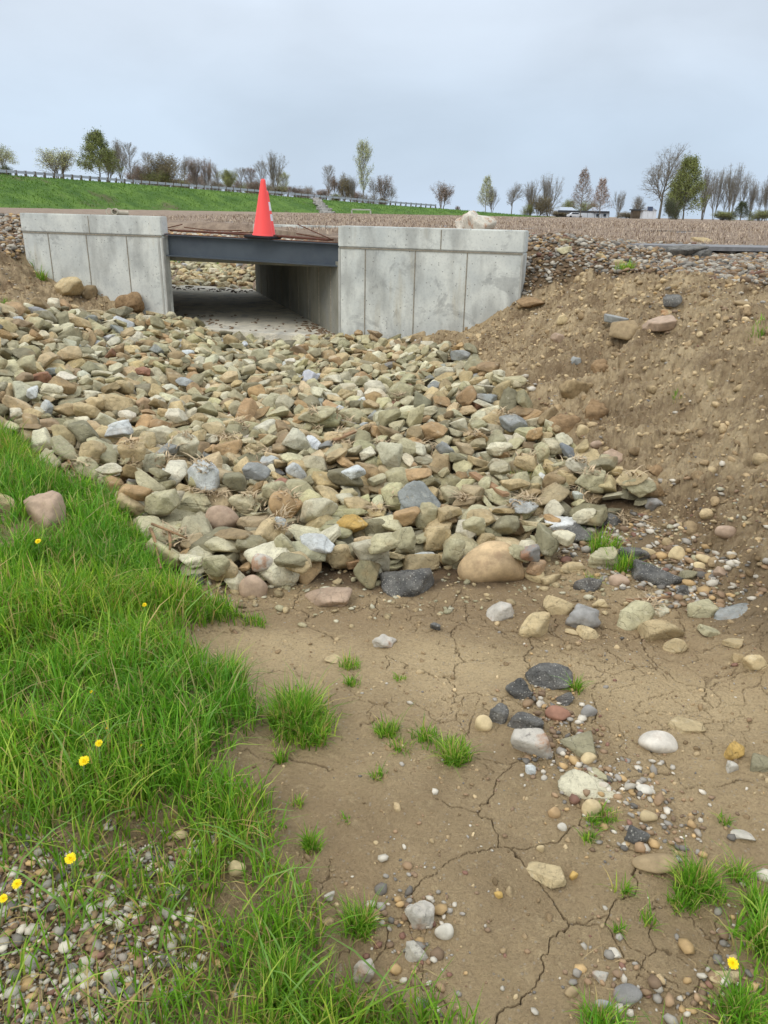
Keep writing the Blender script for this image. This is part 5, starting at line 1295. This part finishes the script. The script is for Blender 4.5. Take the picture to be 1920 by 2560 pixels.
# rock chute and outlet in the embankment
r2_ = np.random.default_rng(4); L_ = []
for i in range(420):
    u = r2_.random(); px = 788 + 30 * (1 - u) + r2_.normal() * (4 + 4 * (1 - u)); Yc = depth(px); a = atY(px, cinterp(crest, px), Yc); b = atY(px, cinterp(foot, px), Yc - 14); b[2] = 1.12; p = b * (1 - u) + a * u; p[2] = b[2] + (a[2] - b[2]) * (.65 * u + .35 * u * u * (3 - 2 * u)) + .1
    q = r2_.uniform(.15, .35); L_.append(('ang', i, p, np.array([q, q * .8, q * .6]), rotm(0, 0, r2_.uniform(0, 6)), C['grey'] * r2_.uniform(.8, 1.2)))
V_, F_, C_ = bake(L_, 1); tag(mesh_np('rock_chute', V_, [F_], M['stone'], C_), 'pale rock drainage chute running down the green embankment', 'rocks', kind='stuff')
P = atY(903, 524, 140); e_ = empty('drain_outlet', P); tag(e_, 'small pale concrete drain outlet at the foot of the embankment', 'drain outlet')
mb = MB(); mb.box((0, 0, 0), (3.2, .4, .2)); mb.build('lintel', M['chamfer'], e_); 
for sx in (-1, 1): mb = MB(); mb.box((sx * 1.6, 0, -.6), (.25, .35, .9)); mb.build('leg', M['chamfer'], e_)

# ---------------------------------------------------------------- distant trees
def tree_arrays(seed, kind, H=10., W=6.):
    """returns (trunk V,F), (crown V,F,C)"""
    r_ = np.random.default_rng(seed); segs = []; tips = []
    def grow(p, d, L, rad, lev, maxl):
        n = 3 if lev < 2 else 2; q = p.copy(); dd = d.copy()
        for i in range(n):
            dd = dd + r_.normal(size=3) * (.10 if lev else .04) + np.array([0, 0, .06 if kind != 'weep' else -.02]); dd /= np.linalg.norm(dd); nq = q + dd * L / n
            r0 = rad * (1 - .35 * i / n); r1 = rad * (1 - .35 * (i + 1) / n); segs.append((q.copy(), nq.copy(), r0, r1, lev)); q = nq
            if lev < maxl and (i > 0 or lev > 0):
                for _ in range(2 if lev < 3 else 2):
                    ax = r_.normal(size=3); ax -= dd * (ax @ dd); ax /= np.linalg.norm(ax); an_ = r_.uniform(.35, .85) * spread
                    nd = dd * math.cos(an_) + ax * math.sin(an_); grow(q, nd, L * r_.uniform(.55, .78), r1 * .6, lev + 1, maxl)
        tips.append(q)
        if lev < maxl: grow(q, dd, L * .72, rad * .62, lev + 1, maxl)
    spread = dict(round=1.05, col=.45, con=.8, multi=.7, bush=1.2).get(kind, 1.)
    if kind == 'multi' or kind == 'bush':
        for i in range(4 if kind == 'multi' else 7):
            a = r_.uniform(0, 6.28); t = r_.uniform(.1, .4) if kind == 'multi' else r_.uniform(.3, 1.0)
            d = np.array([math.cos(a) * t, math.sin(a) * t, 1]); d /= np.linalg.norm(d); grow(np.array([math.cos(a) * .2, math.sin(a) * .2, 0]), d, 2.6, .12, 1, 4 if kind == 'multi' else 4)
    elif kind in ('col', 'con'):
        top = 10.; nn = 34; pp = [np.array([r_.normal() * .05, r_.normal() * .05, top * i / 10]) for i in range(11)]
        for i in range(10): segs.append((pp[i], pp[i+1], .17 * (1 - i / 10.5), .17 * (1 - (i + 1) / 10.5), 0))
        for i in range(nn):
            f = .16 + .8 * i / nn; a = i * 2.4; z = top * f; prof = (math.sin(math.pi * min(1, (f - .05) * 1.05)) ** .7 if kind == 'col' else (1.05 - f)) 
            el = .9 if kind == 'col' else .35; d = np.array([math.cos(a) * math.cos(el), math.sin(a) * math.cos(el), math.sin(el)])
            grow(np.array([0, 0, z]), d, 1.9 * prof + .25, .05, 2, 4)
    else: grow(np.zeros(3), np.array([0, 0, 1.]), 3.4, .22, 0, 4)
    S = segs; A = np.array([s[0] for s in S]); B = np.array([s[1] for s in S]); ra = np.array([s[2] for s in S]); rb = np.array([s[3] for s in S]); lv = np.array([s[4] for s in S]); T = np.array(tips)
    # twigs
    nt_ = len(T) * 4; tb = T[r_.integers(len(T), size=nt_)]; td = r_.normal(size=(nt_, 3)); td[:, 2] = np.abs(td[:, 2]) * .7; td /= np.linalg.norm(td, axis=1)[:, None]
    A = np.r_[A, tb]; B = np.r_[B, tb + td * r_.uniform(.2, .55, (nt_, 1))]; ra = np.r_[ra, np.full(nt_, .0075)]; rb = np.r_[rb, np.full(nt_, .003)]; lv = np.r_[lv, np.full(nt_, 5)]
    D = B - A; D /= np.linalg.norm(D, axis=1)[:, None] + 1e-9; X = np.cross(D, [.3, .5, .81]); X /= np.linalg.norm(X, axis=1)[:, None] + 1e-9; Y = np.cross(D, X)
    V = []
    for (Pp, rr) in ((A, ra), (B, rb)):
        for j in range(3):
            an_ = j * 2.0944; V.append(Pp + rr[:, None] * (math.cos(an_) * X + math.sin(an_) * Y))
    V = np.stack(V, 1); F = np.array([[0, 1, 4, 3], [1, 2, 5, 4], [2, 0, 3, 5]])
    lo = V[:, :, :].reshape(-1, 3); mn, mx = lo.min(0), lo.max(0); top = np.percentile(V[:, :, 2], 99.8); wx = np.percentile(np.abs(V[:, :, :2]), 99) 
    sc3 = np.array([W / 2 / wx, W / 2 / wx, H / top]); V = V * sc3; T = T * sc3
    thick = lv <= 1; 
    def pack(m): 
        v = V[m].reshape(-1, 3); f = (F[None] + (np.arange(m.sum()) * 6)[:, None, None]).reshape(-1, 4); return v, f
    return pack(thick), pack(~thick), T
def leafquads(T, n, size, spread_, seed, col):
    r_ = np.random.default_rng(seed); c = T[r_.integers(len(T), size=n)] + r_.normal(size=(n, 3)) * spread_; a = r_.normal(size=(n, 3)); a /= np.linalg.norm(a, axis=1)[:, None]; b = np.cross(a, r_.normal(size=(n, 3))); b /= np.linalg.norm(b, axis=1)[:, None]
    s = size * r_.uniform(.5, 1.3, (n, 1)); V = np.stack([c - a * s, c - b * s * .6, c + a * s, c + b * s * .6], 1).reshape(-1, 3); F = np.arange(4 * n).reshape(-1, 4)
    return V, F, np.repeat(np.asarray(col) * r_.uniform(.6, 1.3, (n, 1)), 4, 0)
BARK = s2l((144, 137, 124)); 
LEAF = dict(bare=None, bud=s2l((156, 130, 112)), lgreen=s2l((186, 188, 134)), green=s2l((128, 134, 78)), dgreen=s2l((82, 92, 62)), beige=s2l((184, 160, 144)), ygreen=s2l((152, 158, 92)), brown=s2l((134, 122, 90)))
_cache = {}
def tree(px, ytop, ybase, wpx, Y, kind, leaf, lab, var=0):
    P = atY(px, ybase, Y); H = (ybase - ytop) * Y / FP * 1.08; W = wpx * Y / FP
    if ybase < 534: P[2] -= .5
    nv = 5 if kind == 'multi' else 3; key = (kind, leaf, var % nv)
    if key not in _cache:
        (tv, tf), (cv, cf), T = tree_arrays(hash((kind, var % 3)) % 1000 if False else {'round': 1, 'col': 2, 'con': 3, 'multi': 4, 'bush': 5}[kind] * 10 + var % nv, kind, 10., 8.)
        tm = mesh_np('trunk', tv, [tf], M['bark'], np.broadcast_to(BARK * .8, tv.shape))
        C0 = np.broadcast_to(BARK * (1.0 if leaf == 'bare' else .9), cv.shape)
        if LEAF[leaf] is not None:
            nl = {'bud': 2600, 'lgreen': 4200, 'green': 15000, 'dgreen': 12000, 'beige': 4500, 'ygreen': 10000, 'brown': 10000}[leaf]
            lv_, lf, lc = leafquads(T, nl, .13 if leaf in ('bud', 'beige', 'lgreen') else .12, .38, 5 + var, LEAF[leaf])
            cf = [cf, lf + len(cv)]; cv = np.r_[cv, lv_]; C0 = np.r_[C0, lc]
        else: cf = [cf]
        cm = mesh_np('crown', cv, cf, M['foliage'], C0)
        _cache[key] = (tm.data, cm.data); COL.objects.unlink(tm); COL.objects.unlink(cm); bpy.data.objects.remove(tm); bpy.data.objects.remove(cm)
    e_ = empty('tree' if kind != 'bush' else 'shrub', P); tag(e_, lab, 'tree' if kind != 'bush' else 'shrub', 'trees along the skyline')
    e_.rotation_euler = (0, 0, (px * 1.7) % 6.28); e_.scale = (W / 8., W / 8., H / 10.)
    for nm, me in zip(('trunk', 'crown'), _cache[key]):
        o = bpy.data.objects.new(nm, me); COL.objects.link(o); o.parent = e_
TR = [(8,370,432,66,130,'round','lgreen','light green tree cut by the left picture edge'),(16,410,440,34,118,'bush','dgreen','dark shrub behind the start of the guardrail at the left'),(146,380,442,98,150,'multi','lgreen','rounded pale green tree, second from the left'),
 (250,350,450,84,140,'con','green','tall full green tree, third from the left'),(272,385,450,50,150,'multi','ygreen','green tree joined to the right of the tall full one'),(303,364,452,48,150,'multi','bare','bare slender tree right of the tall full green tree'),(328,372,452,40,155,'col','bare','second bare slender tree right of the tall green tree'),
 (350,412,458,50,160,'bush','bud','reddish shrub between bare trees and the round brown tree'),(374,392,458,34,170,'col','bare','thin bare tree left of the round brown-green tree'),(420,396,462,92,160,'bush','brown','round brown-green bushy tree'),(395,430,462,60,158,'bush','ygreen','yellowish shrub under the round brown-green tree'),
 (462,400,466,50,175,'round','bare','bare round tree right of the round brown-green tree'),(488,404,468,44,175,'multi','bud','budding tree in the middle of the left wood'),(518,408,472,38,175,'multi','bud','reddish budding tree left of the pale green bush tree'),(545,420,474,34,178,'round','bare','small bare tree left of the pale green bush tree'),
 (573,430,476,44,170,'multi','ygreen','pale yellow-green bush tree left of the cone'),(604,426,478,36,180,'col','bare','slender bare tree just left of the cone'),(628,428,480,30,180,'col','bud','reddish slender tree touching the cone'),(655,415,482,36,180,'col','bare','bare tree directly behind the cone top'),
 (640,450,482,50,178,'bush','bud','low reddish bushes behind the cone'),(688,396,486,50,175,'multi','bare','tall bare multi-stemmed tree right of the cone'),(708,438,488,30,180,'col','lgreen','pale leafing tree right of the tall bare one'),(745,466,494,74,185,'bush','bud','low round reddish bush in the gap'),
 (822,426,500,30,190,'col','bare','thin dark bare tree left of the brown trees'),(836,446,500,34,190,'round','bud','small budding tree in the centre group'),(860,444,503,38,190,'bush','brown','dense brown tree in the centre group'),(882,450,505,40,190,'multi','bare','bare tree left of the tall pale poplar'),
 (908,383,506,38,185,'col','lgreen','tall narrow pale green poplar standing alone in the centre'),(935,452,509,34,195,'round','bare','small bare tree right of the poplar'),(958,448,511,42,195,'multi','bud','dark budding tree at the right end of the centre group'),(978,470,513,30,195,'round','bare','low bare tree beside the dark budding tree'),
 (1105,465,524,54,210,'multi','bud','lone budding tree past the end of the guardrail'),(1142,512,526,14,210,'bush','bud','tiny shrub right of the lone budding tree'),(1213,460,534,38,215,'con','lgreen','leafing tree left of the row of bare trees'),(1230,478,534,40,215,'multi','bare','bare multi-stemmed tree beside the leafing tree'),
 (1278,472,538,56,215,'round','bare','round bare tree, first of the three in a row'),(1325,468,541,52,215,'multi','bare','bare tree, second of the three in a row'),(1370,456,543,56,215,'multi','bare','tall bare tree, third of the three in a row'),(1345,498,543,56,212,'bush','brown','brown-green bush between the second and third bare trees'),(1320,516,543,30,212,'bush','ygreen','small yellow-green bush under the bare trees'),
 (1450,448,545,50,220,'con','bud','reddish conical tree in front of the low house'),(1497,467,545,44,220,'con','beige','beige leafing tree right of the reddish conical one'),(1420,507,545,44,262,'bush','ygreen','yellow-green bush left behind the house'),(1468,510,545,40,262,'bush','ygreen','yellow-green bush right behind the house'),
 (1543,490,547,30,225,'multi','bare','small bare tree between house and brown shed'),(1592,500,548,40,262,'multi','bare','thin bare tree behind the brown shed'),(1646,402,550,128,215,'round','bare','great bare tree, largest on the skyline'),(1706,428,551,84,205,'con','green','dense green tree leaning against the great bare tree'),
 (1690,470,551,60,206,'bush','green','lower green growth of the dense green tree'),(1672,506,550,36,200,'bush','dgreen','dark round bush at the foot of the great bare tree'),(1755,446,552,48,220,'multi','bare','bare tree next right of the dense green tree'),(1782,448,552,48,225,'multi','bare','second bare tree right of the dense green tree'),(1806,462,552,36,225,'col','bare','slender bare tree in the right wood'),
 (1824,438,553,56,222,'multi','bare','tallest bare tree of the right wood'),(1850,455,553,44,225,'round','bare','broad bare tree of the right wood'),(1850,514,553,40,200,'con','dgreen','dark conifer in front of the right wood'),(1872,470,553,36,225,'multi','bare','bare tree right of the dark conifer'),(1893,478,554,34,225,'round','bare','small bare tree near the right edge'),(1912,460,554,46,222,'multi','bare','bare tree at the right picture edge'),
 (1800,532,553,70,215,'bush','ygreen','low green hedge row under the right wood'),(1900,530,554,60,215,'bush','ygreen','low green hedge at the right picture edge'),(1570,532,548,50,240,'bush','brown','low hedge left of the brown shed'),(1390,530,545,60,240,'bush','brown','low hedge left of the house')]
FILL = [(px, float(np.interp(px, [330, 430, 700, 1000], [438, 446, 472, 500])) - r_.uniform(0, 16), cinterp(crest, px) + 3, r_.uniform(34, 56), 190 + r_.uniform(0, 20)) for px in list(range(335, 700, 26)) + [770, 800, 845, 890, 925, 955]]
for i, (a, b, c, d, e) in enumerate(FILL): TR.append((a, b, c, d, e, 'bush' if i % 2 else 'multi', ('bud', 'bare', 'brown', 'bare', 'bud', 'ygreen')[i % 6], 'low undergrowth of the wood along the skyline behind the guardrail'))
for i, t_ in enumerate(TR): tree(*t_, var=i)

# ---------------------------------------------------------------- distant house, shed, sign, car
def far_box(e_, name, px0, px1, y0, y1, Y, depth_, mat, org, dy=0):
    a = atY(px0, y1, Y); b = atY(px1, y0, Y); mb = MB(); mb.box(((a[0]+b[0])/2 - org[0], dy + depth_/2, (a[2]+b[2])/2 - org[2]), (b[0]-a[0], depth_, b[2]-a[2])); return mb.build(name, mat, e_)
O = atY(1460, 547, 250); e_ = empty('house', O); tag(e_, 'long low pale house with light roofs behind the reddish tree', 'house')
wl = far_box(e_, 'wall', 1402, 1524, 530, 549, 250, 8, M['pale'], O)
for (a, b) in ((1398, 1446), (1480, 1528)):
    p0, p1 = atY(a, 531, 250) - O, atY(b, 531, 250) - O; zt = atY(a, 517, 250)[2] - O[2]; mb = MB(); z0 = p0[2]
    mb.add([(p0[0], -.5, z0), (p1[0], -.5, z0), (p1[0], 9, z0), (p0[0], 9, z0), (p0[0] + 1, 4, zt), (p1[0] - 1, 4, zt)], [(0,3,2,1),(0,1,5,4),(2,3,4,5),(1,2,5),(3,0,4)]); mb.build('roof', M['roofm'], e_)
for a in (1412, 1432, 1490, 1508): far_box(e_, 'window', a, a + 7, 535, 541, 250, .2, M['glass'], O, -.25)
O = atY(1462, 547, 235); e_ = empty('fence', O); tag(e_, 'dark rail fence in front of the low pale house', 'fence'); far_box(e_, 'rail', 1395, 1524, 528, 531, 235, .2, M['dark'], O)
for k_ in range(8): far_box(e_, 'post', 1396 + k_ * 18, 1397.5 + k_ * 18, 530, 549, 235, .2, M['dark'], O)
O = atY(1437, 545, 228); e_ = empty('parked_car', O); tag(e_, 'white car parked in front of the low pale house', 'car')
mb = MB(); L = 4.3
prof = [(-2.15, .35), (-2.15, .85), (-1.5, .95), (-.95, 1.42), (.6, 1.45), (1.2, 1.0), (2.05, .85), (2.15, .4)]
V = [(x_, -.85, z_) for x_, z_ in prof] + [(x_, .85, z_) for x_, z_ in prof]; m = len(prof); mb.add(V, [tuple(range(m)), tuple(range(2*m-1, m-1, -1))] + [(i, m+i, m+(i+1)%m, (i+1)%m) for i in range(m)]); mb.build('body', M['white'], e_, bevel=.05)
mb = MB(); mb.add([(-1.3,-.86,.98),(-.9,-.86,1.34),(.55,-.86,1.36),(1.05,-.86,1.0)], [(0,3,2,1)]); mb.build('window', M['glass'], e_)
for sx in (-1.35, 1.35):
    mb = MB(); mb.tube([(sx, -.9, .32), (sx, -.6, .32)], .32, 14); mb.build('wheel', M['tyre'], e_)
e_.scale = (1.0, 1, 1)
O = atY(1591, 548, 230); e_ = empty('shed', O); tag(e_, 'small square brown shed left of the great bare tree', 'shed'); far_box(e_, 'wall', 1581, 1602, 526, 550, 230, 2.5, M['brown'], O); far_box(e_, 'roof', 1580, 1603, 523, 526, 230, 2.7, M['dark'], O, -.1)
O = atY(1568, 548, 245); e_ = empty('greenhouse', O); tag(e_, 'low pale greenhouse left of the brown shed', 'greenhouse'); far_box(e_, 'wall', 1552, 1580, 538, 550, 245, 4, M['pale'], O)
p0, p1 = atY(1551, 538, 245) - O, atY(1581, 538, 245) - O; zt = atY(1551, 532, 245)[2] - O[2]; mb = MB(); mb.add([(p0[0], -.3, p0[2]), (p1[0], -.3, p0[2]), (p1[0], 4.3, p0[2]), (p0[0], 4.3, p0[2]), (p0[0], 2, zt), (p1[0], 2, zt)], [(0,3,2,1),(0,1,5,4),(2,3,4,5),(1,2,5),(3,0,4)]); mb.build('roof', M['roofm'], e_)
O = atY(1626, 549, 225); e_ = empty('billboard', O); tag(e_, 'blue-grey board on posts left of the great bare tree', 'billboard'); far_box(e_, 'panel', 1619, 1633, 517, 527, 225, .3, M['blue'], O); far_box(e_, 'frame', 1618, 1634, 516, 528, 225, .2, M['white'], O, .35)
for a in (1619, 1632): far_box(e_, 'post', a, a + 1.5, 526, 550, 225, .25, M['white'], O)
O = atY(1624, 549, 260); e_ = empty('barn', O); tag(e_, 'pale barn behind the blue-grey board', 'barn'); far_box(e_, 'wall', 1606, 1642, 525, 550, 260, 8, M['white'], O)
p0, p1 = atY(1605, 525, 260) - O, atY(1643, 525, 260) - O; zt = atY(1605, 515, 260)[2] - O[2]; xm = (p0[0] + p1[0]) / 2; mb = MB(); mb.add([(p0[0], -.3, p0[2]), (p1[0], -.3, p0[2]), (xm, -.3, zt), (p0[0], 8.3, p0[2]), (p1[0], 8.3, p0[2]), (xm, 8.3, zt)], [(0,1,2),(3,5,4),(0,2,5,3),(1,4,5,2),(0,3,4,1)]); mb.build('roof', M['roofm'], e_)
print('stones', len(STONES), 'T_FAR', T_FAR, 'labels ok')
